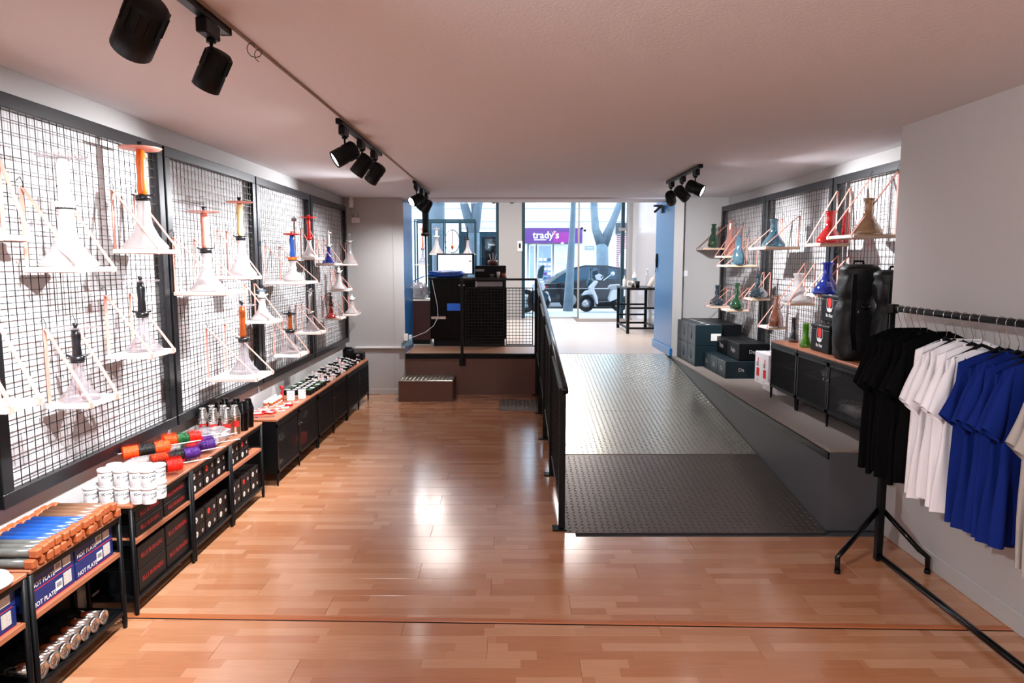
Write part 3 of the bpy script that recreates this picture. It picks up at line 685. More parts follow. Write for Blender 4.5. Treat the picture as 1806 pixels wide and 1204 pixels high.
# dark boxes with round badges
def badge_box(x1, y0, y1, z0, z1, label, bm_):
    t = carton('badge_box', -2.02, x1, y0, y1, z0, z1, 'cartonbrown', label, group='dark boxes with round badges')
    for q, m_ in ((.28, bm_), (.75, 'greyprint')):
        mb = MB(); mb.lathe([(.0001, 0), (.017 if q < .5 else .011, 0), (.018 if q < .5 else .012, .0008), (.0001, .001)], n=18)
        mb.xf(Matrix.Translation((x1 + .0006, y0 + (y1 - y0) * q, (z0 + z1) / 2)) @ Matrix.Rotation(pi / 2, 4, 'Y')); mb.build('round_badge', M[m_], t, world=True)
    text_mb('DA', .012, face_px((x1 + .0018, y0 + (y1 - y0) * .28, (z0 + z1) / 2))).build('lettering', M['blackprint'], t, world=True)
bmats = ['whiteprint', 'barcode', 'whiteprint', 'redprint', 'whiteprint', 'barcode']
c = 0
for (ry, nmr) in ((3.84, 'under the brushes'), (4.39, 'under the flasks')):
    for z0, nmz in ((.09, 'lower shelf'), (.373, 'middle shelf')):
        for col_ in range(3):
            for k in range(2):
                if ry > 4 and z0 > .2 and col_ == 2: continue
                if z0 > .2 and ry < 4 and False: continue
                hh = .085 if z0 < .2 else .07
                badge_box(-1.825, ry + col_ * .168, ry + col_ * .168 + .16, z0 + k * hh, z0 + (k + 1) * hh - .002, 'dark box with round badge, rack %s, %s, %s column, %s' % (nmr, nmz, ('near', 'middle', 'far')[col_], ('bottom', 'top')[k]), bmats[c % 6]); c += 1
# white tubs
tub = None
def tub_at(loc, lb, rz):
    global tub
    if tub is None:
        tub = thing('plastic_tub', lb, 'tub', loc, 'white tubs stacked on the rack', rz)
        R, H = .0345, .070
        MB().lathe([(.0001, 0), (R * .9, 0), (R * .93, .003), (R * .97, H), (.0001, H)], n=26).build('tub_body', M['tub'], tub, smooth='auto')
        MB().lathe([(R * .98, H), (R * 1.06, H + .001), (R * 1.06, H + .011), (R * 1.0, H + .014), (R * .94, H + .012), (.0001, H + .012)], n=26).build('lid', M['tub'], tub, smooth='auto')
        def wrap(mb):
            mb.v = [((R * .965 + .0009) * sin(x / R), -(R * .965 + .0009) * cos(x / R), z) for (x, _, z) in mb.v]; return mb
        M0 = Matrix(((1, 0, 0, 0), (0, 0, -1, 0), (0, 1, 0, 0), (0, 0, 0, 1)))
        wrap(text_mb('SCHNABEL', .0165, Matrix.Translation((.030, 0, .050)) @ M0)).build('lettering', M['blackprint'], tub)
        wrap(text_mb('WEG', .0165, Matrix.Translation((.045, 0, .032)) @ Matrix.Rotation(-.35, 4, 'Y') @ M0)).build('lettering', M['blackprint'], tub)
        sm = MB()
        for k in range(11):
            for a in range(8):
                x0 = -.032 + a * .0048; sm.add([(x0, 0, .010 + k * .0046), (x0 + .0048, 0, .010 + k * .0046), (x0 + .0048, 0, .0115 + k * .0046), (x0, 0, .0115 + k * .0046)], [(0, 1, 2, 3)])
        wrap(sm).build('small_print', M['greyprint'], tub, stuff=True)
        return tub
    return dup(tub, loc, lb, rz=rz)
zt = .5555
for lay in range(2):
    for row_ in range(2):
        for i in range(5):
            if lay == 1 and i == 0: continue
            x = -2.012 + i * .0745 - (.012 if i == 4 else 0); yy = 3.232 + row_ * .076
            if i == 4 and row_ == 0: x -= .01
            
            lb = 'white plastic tub with black lettering, %s layer, %s row, %s from the wall' % (('bottom', 'top')[lay], ('near', 'back')[row_], ORD[i])
            tub_at((x, yy, zt + lay * .0842), lb, random.uniform(-.25, .5) if i < 4 else -.1)
# cleaning brushes
def brush(p0, p1, R, bands, label, handle=.16):
    p0, p1 = Vector(p0), Vector(p1); L_ = (p1 - p0).length; d = (p1 - p0).normalized()
    t = thing('cleaning_brush', label, 'brush', p0, 'bristle brushes on the rack')
    q = Vector((0, 0, 1)).rotation_difference(d).to_matrix().to_4x4()
    MB().tube([(0, 0, -.02), (0, 0, L_ + handle)], .003, 8).xf(q).build('wire_handle', M['white'], t, smooth='auto')
    n = len(bands)
    for bi, bc in enumerate(bands):
        mb = MB(); a0, a1 = L_ * bi / n, L_ * (bi + 1) / n
        for k in range(int(1500 * (a1 - a0) / .1)):
            z = random.uniform(a0, a1); an = random.uniform(0, 2 * pi); rr = R * random.uniform(.78, 1.12); s_ = random.uniform(-.014, .014)
            ct, st = cos(an), sin(an); w_ = .0018
            mb.add([(-st * w_, ct * w_, z), (st * w_, -ct * w_, z), (rr * ct, rr * st, z + s_)], [(0, 1, 2)])
        mb.lathe([(.004, a0), (R * .6, a0 + .002), (R * .6, a1 - .002), (.004, a1)], n=16)
        mb.xf(q).build('bristles', M[bc], t, stuff=True)
def bp(px, py, z): return atZ(px, py, z)
z_ = .556
R_ = .053
brush((-2.04, 3.56, z_ + .15), (-1.86, 3.70, z_ + .155), R_ * .95, ['or', 'kb', 'or'], 'orange and black bristle brush lying on top behind the white tubs')
brush((-1.98, 3.53, z_ + .055), (-1.80, 3.70, z_ + .055), R_, ['rd', 'kb', 'rd'], 'red and black bristle brush lowest, beside the white tubs')
brush((-1.97, 3.85, z_ + .14), (-1.83, 4.00, z_ + .13), R_ * .9, ['or', 'gn', 'rd'], 'orange, green and red bristle brush in the middle of the pile')
brush((-2.0, 3.76, z_ + .052), (-1.82, 3.95, z_ + .052), R_ * .95, ['or', 'kb', 'pu'], 'orange, black and purple bristle brush under the green one')
brush((-1.93, 4.03, z_ + .05), (-1.81, 4.14, z_ + .05), R_ * .9, ['rd', 'pu', 'pu'], 'purple and red bristle brush at the far end of the pile')
brush((-1.99, 4.10, z_ + .05), (-1.86, 4.22, z_ + .06), R_ * .85, ['gn', 'rd', 'pu'], 'purple tipped bristle brush lying against the clear bag')
# clear plastic bag
def crumple(cx, cy, cz, sx, sy, sz, seed, n=26, m=14):
    rnd = random.Random(seed); vs = []; fs = []
    ph = [rnd.uniform(0, 6.28) for _ in range(12)]
    for j in range(m + 1):
        v = j / m * pi
        for i in range(n):
            u = 2 * pi * i / n
            k = 1 + .09 * sin(5 * u + ph[0] + 2 * v) + .07 * sin(9 * u + 5 * v + ph[1]) + .08 * sin(7 * v + 3 * u + ph[2]) + rnd.uniform(-.05, .05)
            se = lambda a: math.copysign(abs(a) ** .6, a)
            vs.append((cx + sx * k * se(sin(v)) * se(cos(u)), cy + sy * k * se(sin(v)) * se(sin(u)), cz + sz * (k if j < m * .6 else 1) * se(cos(v))))
    for j in range(m):
        for i in range(n):
            a = j * n + i; b = j * n + (i + 1) % n; fs.append((a, b, b + n, a + n))
    return MB().add(vs, fs)
M['film'] = glass('clear_wrinkled_film', 'f2f0f2', .3, .45, .15)
t = thing('plastic_bag', 'crumpled clear plastic bag of white items lying before the steel flasks', 'bag', (-1.93, 4.33, .556))
crumple(0, 0, .047, .105, .13, .045, 3).build('film', M['film'], t)
crumple(0, 0, .034, .08, .1, .028, 4).build('contents', M['white'], t)
# steel and black flasks
fk = {}
def flask(loc, m, lb):
    if m not in fk:
        t = thing('shaker_flask', lb, 'flask', loc, 'steel and black shaker flasks'); R = .036
        MB().lathe([(.0001, 0), (R * .86, 0), (R * .9, .004), (R, .11), (R * 1.04, .118), (R * 1.04, .128)], n=24).build('cup', M[m], t, smooth='auto')
        p = [(R * 1.06, .126)]
        for k in range(4): p += [(R * (1.04 - k * .10), .132 + k * .012), (R * (1.06 - k * .10), .138 + k * .012), (R * (.97 - k * .10), .142 + k * .012)]
        MB().lathe(p + [(R * .62, .19), (R * .6, .2), (R * .3, .203), (.0001, .203)], n=24).build('stepped_cap', M[m], t, smooth='auto')
        if m == 'chrome':
            mb = MB(); n = 10
            for k in range(n):
                a0, a1 = -1.9 + k * .14, -1.9 + (k + 1) * .14; r2 = R * .97 + .0015
                mb.add([(r2 * cos(a0), r2 * sin(a0), .06), (r2 * cos(a1), r2 * sin(a1), .06), (r2 * cos(a1) * 1.02, r2 * sin(a1) * 1.02, .1), (r2 * cos(a0) * 1.02, r2 * sin(a0) * 1.02, .1)], [(0, 1, 2, 3)])
            mb.build('red_label', M['redprint'], t)
        fk[m] = t; return t
    return dup(fk[m], loc, lb)
k = 0
for (x, yy) in ((-2.02, 4.47), (-1.945, 4.46), (-1.865, 4.47), (-2.0, 4.56), (-1.92, 4.56), (-1.845, 4.56)):
    flask((x, yy, .5555), 'chrome', 'polished steel flask with stepped cap, %s row, %s from the wall' % (('near', 'back')[k // 3], ORD[k % 3])); k += 1
k = 0
for (x, yy) in ((-2.0, 4.68), (-1.92, 4.68), (-1.84, 4.68), (-2.0, 4.78), (-1.92, 4.78), (-1.84, 4.78)):
    flask((x, yy, .5555), 'blkgloss', 'black flask with stepped cap, %s row, %s from the wall' % (('near', 'back')[k // 3], ORD[k % 3])); k += 1

# ================================================================== CABINETS WITH MESH DOORS
def cabinet(xf, xb, y0, y1, h, label, z0=0, side=1, doors=2, leg=.1, wood=True, group='black mesh door cabinets'):
    """side=+1: front faces +X ; -1: front faces -X"""
    t = thing('door_cabinet', label, 'cabinet', (xf, y0, z0), group); s = side
    def bx(a, b, ya, yb, za, zb, c=0): return MB().box(min(a, b), max(a, b), ya, yb, z0 + za, z0 + zb, c)
    bx(xb, xf, y0, y1, h - .018, h, .003).build('top_board', M['wood'] if wood else M['blk'], t, world=True)
    bx(xb, xf - s * .004, y0 + .003, y1 - .003, h - .04, h - .018).build('top_rail', M['blk'], t, world=True)
    bx(xb, xf - s * .01, y0 + .003, y0 + .012, leg, h - .04).build('side_panel', M['blk'], t, world=True)
    bx(xb, xf - s * .01, y1 - .012, y1 - .003, leg, h - .04).build('side_panel', M['blk'], t, world=True)
    bx(xb, xf - s * .01, y0 + .012, y1 - .012, leg, leg + .012).build('bottom_panel', M['blk'], t, world=True)
    bx(xb, xf - s * .03, y0 + .012, y1 - .012, (leg + h) / 2, (leg + h) / 2 + .01).build('inner_shelf', M['blk'], t, world=True)
    bx(xb, xb + s * .006, y0 + .003, y1 - .003, leg, h - .04).build('back_panel', M['blk'], t, world=True)
    wd = (y1 - y0) / doors
    for k in range(doors + 1):
        yy = min(max(y0 + k * wd, y0 + .012), y1 - .012)
        for x in (xf - s * .014, xb + s * .014):
            MB().tube([(x, yy, z0), (x, yy, z0 + leg), ], [.007, .012], 8).build('leg', M['blk'], t, world=True)
    for k in range(doors):
        a, b = y0 + k * wd + .004, y0 + (k + 1) * wd - .004
        mb = MB(); x0, x1 = xf - s * .012, xf - s * .002
        for (ya, yb, za, zb) in ((a, b, h - .066, h - .042), (a, b, leg, leg + .024), (a, a + .022, leg, h - .042), (b - .022, b, leg, h - .042)): mb.box(min(x0, x1), max(x0, x1), ya, yb, z0 + za, z0 + zb)
        d = mb.build('door', M['blk'], t, world=True)
        mb = MB(); xm = xf - s * .007
        yy = a + .022
        while yy < b - .022: mb.tube([(xm, yy, z0 + leg + .02), (xm, yy, z0 + h - .05)], .0011, 3, False); yy += .0085
        zz = leg + .024
        while zz < h - .066: mb.tube([(xm, a + .02, z0 + zz), (xm, b - .02, z0 + zz)], .0011, 3, False); zz += .0085
        g = mb.build('door_mesh', M['wire'], d, stuff=True); g.location = -Vector(t.location)
        g = MB().tube([(xf + s * .004, (b - .03 if k % 2 == 0 else a + .03), z0 + h - .16), (xf + s * .012, (b - .03 if k % 2 == 0 else a + .03), z0 + h - .16)], .007, 10).build('knob', M['steel'], d); g.location = -Vector(t.location)
    return t
cabinet(-1.775, -2.05, 5.16, 6.265, .52, 'first black mesh door cabinet on the left, with the small jars on top')
cabinet(-1.77, -2.05, 6.275, 7.385, .52, 'second black mesh door cabinet on the left, with dark packs on top')
cabinet(-1.765, -2.05, 7.395, 8.50, .52, 'third black mesh door cabinet on the left, ending near the far wall')
cabinet(2.24, 2.56, 4.36, 5.43, .50, 'black mesh door cabinet on the podium holding the logo boxes', z0=PL, side=-1)
cabinet(2.24, 2.56, 5.44, 5.99, .50, 'narrow black mesh door cabinet on the podium under the dark and green glass', z0=PL, side=-1, doors=1)
# stock seen through the mesh doors
def blob(name, loc, sx, sy, sz, m, lb, cat, seed):
    t = thing(name, lb, cat, loc)
    crumple(0, 0, sz, sx, sy, sz, seed).build('wrap', M[m], t, smooth=True)
    MB().box(-sx * .5, sx * .5, -sy * .5, sy * .5, .004, sz * 1.2, .006).build('contents', M['white'], t)
blob('wrapped_pack', (-1.87, 5.33, .30), .07, .09, .04, 'film', 'clear wrapped pack behind the first cabinet door', 'pack', 9)
blob('wrapped_pack', (-1.87, 5.30, .115), .07, .08, .03, 'film', 'clear wrapped pack on the bottom of the first cabinet', 'pack', 10)
blob('red_pack', (-1.87, 5.95, .115), .06, .12, .05, 'rd', 'red pack behind the second door of the first cabinet', 'pack', 11)
blob('red_pack', (-1.87, 6.10, .32), .04, .04, .04, 'white', 'round white pack behind the cabinet door', 'pack', 12)
blob('wrapped_pack', (2.36, 4.72, PL + .115), .08, .15, .05, 'film', 'glossy clear wrapped pack in the podium cabinet', 'pack', 13)
blob('wrapped_pack', (2.36, 5.1, PL + .32), .06, .06, .03, 'film', 'small glossy pack on the upper shelf of the podium cabinet', 'pack', 14)

# ---- goods on the left cabinets
ZC = .5205
def clone_or(d, key, make, loc, lb, **kw):
    if key in d: return dup(d[key], loc, lb, **kw)
    d[key] = make(); return d[key]
G = {}
def jar(loc, lb, body='white', cap='st_white', R=.017, H=.055, grp='small jars on the first cabinet'):
    def mk():
        t = thing('small_jar', lb, 'jar', loc, grp)
        MB().lathe([(.0001, 0), (R, 0), (R * 1.02, .004), (R, H * .78), (R * .7, H * .86), (.0001, H * .86)], n=14).build('jar_body', M[body], t, smooth='auto')
        MB().lathe([(.0001, H * .84), (R * .9, H * .84), (R * .9, H), (.0001, H * 1.01)], n=14).build('cap', M[cap], t, smooth='auto')
        MB().lathe([(R * 1.03, H * .2), (R * 1.035, H * .22), (R * 1.03, H * .6), (R * 1.02, H * .62)], n=14).build('label_band', M['cork'], t)
        return t
    return clone_or(G, (body, cap, R, H), mk, loc, lb)
k = 0
for i in range(5):
    for j in range(2):
        jar((-2.02 + j * .045, 5.62 + i * .06, ZC), 'little white topped jar with orange band, %s column, %s row' % (('wall', 'outer')[j], ORD[i])); k += 1
def redstick():
    t = thing('red_bottle', 'slim red bottle standing behind the white packs', 'bottle', (-1.965, 5.87, ZC))
    MB().lathe([(.0001, 0), (.013, 0), (.013, .075), (.008, .085), (.008, .098), (.018, .105), (.018, .128), (.0001, .134)], n=14).build('bottle_body', M['redplastic'], t, smooth='auto')
    MB().lathe([(.014, .02), (.0145, .021), (.0145, .06), (.014, .061)], n=14).build('label_band', M['redprint'], t)
redstick()
def wbox(loc, lb):
    def mk():
        t = thing('white_pack_stack', lb, 'pack', loc, 'white clear packs')
        for q in range(4): MB().box(-.028, .028, -.024, .024, q * .021, q * .021 + .0195, .003).build('pack', M['tub'], t)
        MB().box(-.03, .03, -.026, .026, .084, .087, .001).build('lid', M['gl_clear'], t)
        return t
    return clone_or(G, 'wbox', mk, loc, lb)
wbox((-1.90, 5.90, ZC), 'stack of white packs, left one of the pair beside the red bottle')
wbox((-1.825, 5.97, ZC), 'stack of white packs, right one of the pair nearest the cabinet edge')
# loose red and white small goods
M['mixed'] = mat('mixed_print', 'd9cfc8', .4, noise=.8, nscale=120)
def flat(loc, sx, sy, sz, m, lb, rz, name='flat_pack'):
    t = thing(name, lb, 'pack', loc, 'flat packs on the first cabinet', rz)
    MB().box(-sx, sx, -sy, sy, 0, sz, .002).build('pack', M[m], t)
    MB().box(-sx * .75, sx * .55, -sy * .7, sy * .6, sz, sz + .0008).build('label_print', M['whiteprint' if m in ('redplastic', 'st_black') else 'redprint'], t)
fp = [(-1.99, 5.22, .05, .014, .006, 'tubblue', .25), (-1.93, 5.235, .05, .012, .006, 'steel', .3), (-1.87, 5.25, .045, .012, .006, 'steel', .2), (-1.98, 5.34, .045, .035, .01, 'redplastic', .3), (-1.90, 5.37, .04, .03, .012, 'redplastic', -.3), (-1.94, 5.44, .04, .025, .012, 'redplastic', .1),
      (-1.84, 5.45, .03, .02, .01, 'mixed', .4), (-2.01, 5.42, .03, .02, .016, 'mixed', -.2), (-2.0, 5.50, .035, .02, .014, 'mixed', .2), (-1.92, 5.52, .04, .02, .012, 'mixed', -.3), (-1.84, 5.56, .03, .02, .014, 'mixed', .2), (-1.90, 5.62, .03, .02, .016, 'mixed', .1), (-1.84, 5.66, .028, .018, .018, 'redplastic', -.2), (-1.88, 5.73, .03, .018, .014, 'mixed', .5), (-1.82, 5.79, .02, .018, .012, 'mixed', 0)]
cn2 = {'tubblue': 'blue', 'steel': 'silver', 'redplastic': 'red', 'mixed': 'pale printed'}
for i, (x, yy, a, b, c_, m, rz) in enumerate(fp):
    flat((x, yy, ZC + .0005), a, b, c_, m, 'small flat %s pack, %s counted from the near corner of the cabinet top' % (cn2[m], ORD[i]), rz)
# dark packs with white lids in a grid
def tin(loc, lb, top='whiteprint', h=.045):
    def mk():
        t = thing('square_tin', lb, 'tin', loc, 'dark square tins with light lids')
        MB().box(-.026, .026, -.036, .036, 0, h, .004).build('tin_body', M['cartonbrown'], t)
        MB().box(-.019, .019, -.028, .028, h, h + .0012).build('lid_label', M[top], t)
        return t
    return clone_or(G, ('tin', top, h), mk, loc, lb)
tops = ['whiteprint', 'barcode', 'whiteprint', 'gn', 'whiteprint', 'mixed']
for i in range(6):
    for j in range(4):
        tin((-2.01 + j * .064, 6.16 + i * .092 + (.0 if i else 0), ZC), 'dark square tin with light lid, %s row from near, %s from the wall' % (ORD[i], ORD[j]), tops[(i * 3 + j * 5) % 6])
def pk(loc, lb, m, h):
    def mk():
        t = thing('card_pack', lb, 'pack', loc, 'small packs on the far cabinets')
        MB().box(-.022, .022, -.03, .03, 0, h, .003).build('pack', M[m], t)
        MB().box(-.014, .014, -.02, .02, h, h + .001).build('label_print', M['whiteprint' if m != 'tub' else 'redprint'], t)
        MB().box(-.022, -.0215, -.03, .03, h, h + .012, 0).build('hanging_tab', M['whiteprint'], t)
        return t
    return clone_or(G, ('pk', m, h), mk, loc, lb)
mm = ['cartonbrown', 'st_black', 'tub', 'mixed']
for i in range(14):
    for j in range(4):
        m = mm[(i * 5 + j * 3 + (i * j) % 3) % 4] if i < 9 else ['st_black', 'st_black', 'cartonbrown', 'tub'][(i + j) % 4]
        hh = .02 + .012 * ((i + j) % 3) + (.02 if j == 0 else 0)
        pk((-2.01 + j * .062, 6.80 + i * .108, ZC), 'small %s pack, %s row past the dark tins, %s from the wall' % ({'cartonbrown': 'brown', 'st_black': 'black', 'tub': 'white', 'mixed': 'printed'}[m], ORD[i], ORD[j]), m, round(hh, 3))
# black gadgets at the far end of the row
t = thing('black_speaker', 'rounded black speaker at the far end of the left cabinets', 'speaker', (-1.98, 8.38, ZC))
MB().lathe([(.0001, 0), (.06, 0), (.07, .01), (.07, .12), (.06, .14), (.0001, .145)], n=20).build('speaker_body', M['blk2'], t, smooth='auto')
MB().lathe([(.045, .146), (.05, .15), (.04, .155), (.0001, .15)], n=20).build('speaker_dome', M['blkgloss'], t, smooth='auto')
t = thing('black_case', 'low black case beside the speaker at the far cabinet end', 'case', (-1.86, 8.42, ZC))
MB().box(-.06, .06, -.07, .07, 0, .075, .008).build('case_body', M['blk2'], t)
MB().box(-.061, .061, -.071, .071, .075, .09, .004).build('case_lid', M['blk'], t)
MB().box(-.02, .02, -.075, -.07, .05, .075, .001).build('latch', M['steel'], t)

# ================================================================== CAMERA ON WALL
t = thing('security_camera', 'white security camera on the far left wall near the ceiling', 'camera', (-2.0, 8.80, 2.38))
MB().lathe([(.0001, .09), (.03, .09), (.032, .02), (.03, 0), (.024, -.01), (.0001, -.012)], n=18).build('camera_body', M['white'], t, smooth='auto')
MB().lathe([(.0001, -.013), (.02, -.0125), (.02, -.002)], c=(0, 0, 0), n=14).build('lens', M['blkgloss'], t)
MB().box(-.012, .012, -.02, .10, .07, .125, .003).build('mount', M['white'], t)
t = thing('cable_box', 'small white junction box with cable under the security camera', 'junction box', (-1.965, 8.87, 2.22))
MB().box(-.05, .05, -.015, .03, -.03, .035, .004).build('box_body', M['white'], t)
MB().tube([(-.01, 0, .035), (.015, -.02, .07), (-.02, -.02, .1), (-.03, -.03, .13)], .004, 6).build('cable', M['white'], t, smooth=True)
t = thing('wall_switch', 'white square switch on the grey wall right of the blue jamb', 'switch', (2.19, FAR - .001, 1.555))
MB().box(-.04, .04, -.012, 0, -.04, .04, .004).build('plate', M['white'], t)
MB().box(-.022, .022, -.016, -.012, -.028, .028, .002).build('rocker', M['tub'], t)

# ================================================================== STEP, FLOOR MAT
st = thing('entry_step', 'brown checker plate step against the raised platform', 'step', (-1.39, 8.42, 0))
MB().box(-1.39, -.73, 8.42, FAR - .04, 0, .25, .003).build('step_body', M['platebrown'], st, world=True)
MB().box(-1.395, -.725, 8.415, FAR - .04, .25, .262, .002).build('tread_plate', M['plate'], st, world=True)
tread_mesh(-1.39, -.73, 8.42, 8.85, lambda x, y: .262, .05).build('tread_pattern', M['plate'], st, world=True, stuff=True)
mt_ = thing('floor_mat', 'dark checker plate mat on the wooden floor beside the ramp railing', 'mat', (-.15, 7.9, 0))
MB().box(-.15, .335, 7.88, 8.48, .0, .008, .002).build('mat_base', M['platedark'], mt_, world=True)
tread_mesh(-.15, .335, 7.88, 8.48, lambda x, y: .008, .05).build('tread_pattern', M['platedark'], mt_, world=True, stuff=True)

# ================================================================== RAILINGS
rl = thing('ramp_railing', 'black railing with wire infill along the left side of the ramp', 'railing', (.31, 4.31, 0))
zr = lambda yy: .925 + (yy - 4.22) * (1.485 - .925) / (8.9 - 4.22)
MB().tube([(.325, 4.20, zr(4.20) - .012), (.325, 4.22, zr(4.22)), (.325, 8.88, zr(8.88))], .021, 14).build('handrail', M['blkgloss'], rl, world=True, smooth='auto')
py_ = [4.31, 5.46, 6.62, 7.75, 8.84]
for yy in py_:
    MB().box(.298, .338, yy - .02, yy + .02, .008, zr(yy) - .018, .004).build('post', M['blk'], rl, world=True)
    MB().box(.258, .348, yy - .045, yy + .045, 0, .01, .002).build('base_plate', M['blk'], rl, world=True)
for a, b in zip(py_[:-1], py_[1:]):
    y0, y1 = a + .05, b - .05
    zt_ = lambda yy: zr(yy) - .10
    zb_ = lambda yy: max(.10, (yy - RY0) * RS + .03)
    mb = MB()
    mb.tube([(.318, y0, zb_(y0)), (.318, y0, zt_(y0))], .009, 6); mb.tube([(.318, y1, zb_(y1)), (.318, y1, zt_(y1))], .009, 6)
    mb.tube([(.318, y0, zt_(y0)), (.318, y1, zt_(y1))], .009, 6); mb.tube([(.318, y0, zb_(y0)), (.318, y1, zb_(y1))], .009, 6)
    fo = mb.build('infill_frame', M['blk'], rl, world=True)
    mb = MB(); yy = y0 + .045
    while yy < y1 - .01: mb.tube([(.318, yy, zb_(yy)), (.318, yy, zt_(yy))], .0028, 4, False); yy += .045
    for k in range(1, 17):
        f = k / 17; mb.tube([(.318, y0, zb_(y0) * (1 - f) + zt_(y0) * f), (.318, y1, zb_(y1) * (1 - f) + zt_(y1) * f)], .0028, 4, False)
    g = mb.build('infill_wires', M['blk'], fo, stuff=True); g.location = -Vector(rl.location)
    for yy in (y0 + .1, y1 - .1):
        g = MB().tube([(.318, a if yy < (y0 + y1) / 2 else b, zt_(yy) - .06), (.318, y0 if yy < (y0 + y1) / 2 else y1, zt_(yy) - .06)], .007, 6).build('bracket', M['blk'], fo); g.location = -Vector(rl.location)
MB().box(.338, .347, 4.26, FAR, .0, .0, 0)
pr_ = thing('platform_railing', 'black railing across the platform edge in front of the counter', 'railing', (-.635, 8.9, PL))
MB().box(-.66, .33, 8.86, 8.905, 1.468, 1.495, .004).build('handrail', M['blkgloss'], pr_, world=True)
for x in (-.635, -.09, .30):
    if x < -.5: MB().box(x - .018, x + .018, 8.79, 8.825, .40, 1.47, .003).build('post', M['blk'], pr_, world=True); MB().box(x - .04, x + .04, 8.82, 8.862, .38, .47, .003).build('bracket', M['blk'], pr_, world=True)
    elif x > .2: MB().box(x - .012, x + .012, 8.86, 8.90, PL, 1.47, .003).build('post', M['blk'], pr_, world=True)
    else: MB().box(x - .014, x + .014, 8.86, 8.90, 1.36, 1.47, .002).build('post', M['blk'], pr_, world=True)
for (a, b) in ((-.60, -.10), (-.08, .27)):
    mb = MB(); zb0, zt0 = .645, 1.378
    for (x0, x1, z0, z1) in ((a, b, zt0 - .012, zt0), (a, b, zb0, zb0 + .012), (a, a + .012, zb0, zt0), (b - .012, b, zb0, zt0)): mb.box(x0, x1, 8.872, 8.888, z0, z1)
    fo = mb.build('infill_frame', M['blk'], pr_, world=True)
    mb = MB(); n = round((b - a) / .0425)
    for k in range(1, n): x = a + (b - a) * k / n; mb.box(x - .003, x + .003, 8.877, 8.883, zb0, zt0)
    for k in range(1, 18): z = zb0 + (zt0 - zb0) * k / 18; mb.box(a, b, 8.877, 8.883, z - .003, z + .003)
    g = mb.build('infill_wires', M['blk'], fo, stuff=True); g.location = -Vector(pr_.location)
MB().box(-.635, .30, 8.872, 8.888, .625, .64).build('lower_rail', M['blk'], pr_, world=True)
t = thing('leaflet_holder', 'clear leaflet holder and white block on the corner beside the blue jamb', 'holder', (-1.33, 8.84, .62))
MB().add([(-.08, -.02, 0), (.06, -.02, .04), (.06, .0, .12), (-.08, .0, .05), (-.08, .01, 0), (.06, .01, .04), (.06, .03, .12), (-.08, .03, .05)], [(0, 1, 2, 3), (4, 7, 6, 5), (0, 4, 5, 1), (3, 2, 6, 7), (0, 3, 7, 4), (1, 5, 6, 2)]).build('clear_plate', M['gl_lblue'], t)
MB().box(-.05, .0, -.01, .04, .08, .17, .003).build('white_block', M['white'], t)

# ================================================================== BOXES ON THE PODIUM
def pbox(x0, x1, y0, y1, z0, z1, label, m='carton', group='black cartons on the podium', marks=True, hole=False, text=None, ttop=False):
    t = thing('carton', label, 'box', (x0, y0, z0), group); g = .002
    MB().box(x0, x1, y0 + g, y1 - g, z0, z1 - .002, .003).build('carton_body', M[m], t, world=True)
    MB().box((x0 + x1) / 2 - .001, (x0 + x1) / 2 + .001, y0 + .01, y1 - .01, z1 - .002, z1 - .0005).build('lid_seam', M['blk2'], t, world=True)
    if marks:
        cy, cz, H = (y0 + y1) / 2, (z0 + z1) / 2, z1 - z0
        mb = MB()
        mb.lathe([(.0001, 0), (.018, 0), (.012, .03), (.006, .05), (.004, .09), (.007, .1), (.0001, .11)], n=8); mb.v = [(x0 - .001, cy + p[0], cz - .05 + p[2]) for p in mb.v]
        mb.build('printed_emblem', M['gl_lblue'] if False else M['greyprint'], t, world=True)
    if text: text_mb(text, .06, face_nx((x0 - .001, (y0 + y1) / 2, (z0 + z1) / 2))).build('lettering', M['greyprint'], t, world=True); text_mb(text, .05, face_ny(((x0 + x1) / 2, y0 + .0005, (z0 + z1) / 2))).build('lettering', M['greyprint'], t, world=True)
    if hole:
        for dy in (-.1, .1): MB().lathe([(.0001, 0), (.03, 0), (.03, .0015), (.0001, .0016)], c=((x0 + x1) / 2, (y0 + y1) / 2 + dy, z1 + .0005), n=14, sy=.7).build('handle_hole', M['white'], t, world=True)
    return t
zz = [PL + .001, PL + .236]
for ci, (a, b) in enumerate(((8.47, 8.82), (8.13, 8.465), (7.79, 8.125))):
    for k in range(2):
        pbox(2.06, 2.36, a, b, zz[k], zz[k] + .233, 'tall dark teal carton with emblem, %s column of the big stack, %s' % (('far', 'middle', 'near')[ci], ('bottom', 'top')[k]), 'cartonteal', 'dark teal cartons in the big stack', hole=(k == 1))
for ci, (a, b) in enumerate(((8.14, 8.80), (7.85, 8.13))): pbox(2.365, 2.60, a, b, PL + .001, PL + .468, 'black carton behind the big teal stack, %s one' % ('far', 'near')[ci], marks=False)
MB().box(2.235, 2.345, 7.784, 7.788, .82, .90).build('shipping_label', M['barcode'], [o for o in COL.objects if o.name.startswith('carton') and o.type == 'EMPTY' and abs(o.location.y - 7.79) < .01 and o.location.z > .7][0], world=True)
for ci, (a, b) in enumerate(((7.50, 7.775), (7.225, 7.495), (6.95, 7.22))): pbox(2.15, 2.47, a, b, PL + .001, PL + .176, 'low black carton in the front row, %s one' % ('far', 'middle', 'near')[ci], 'cartonteal', marks=False, text='Da')
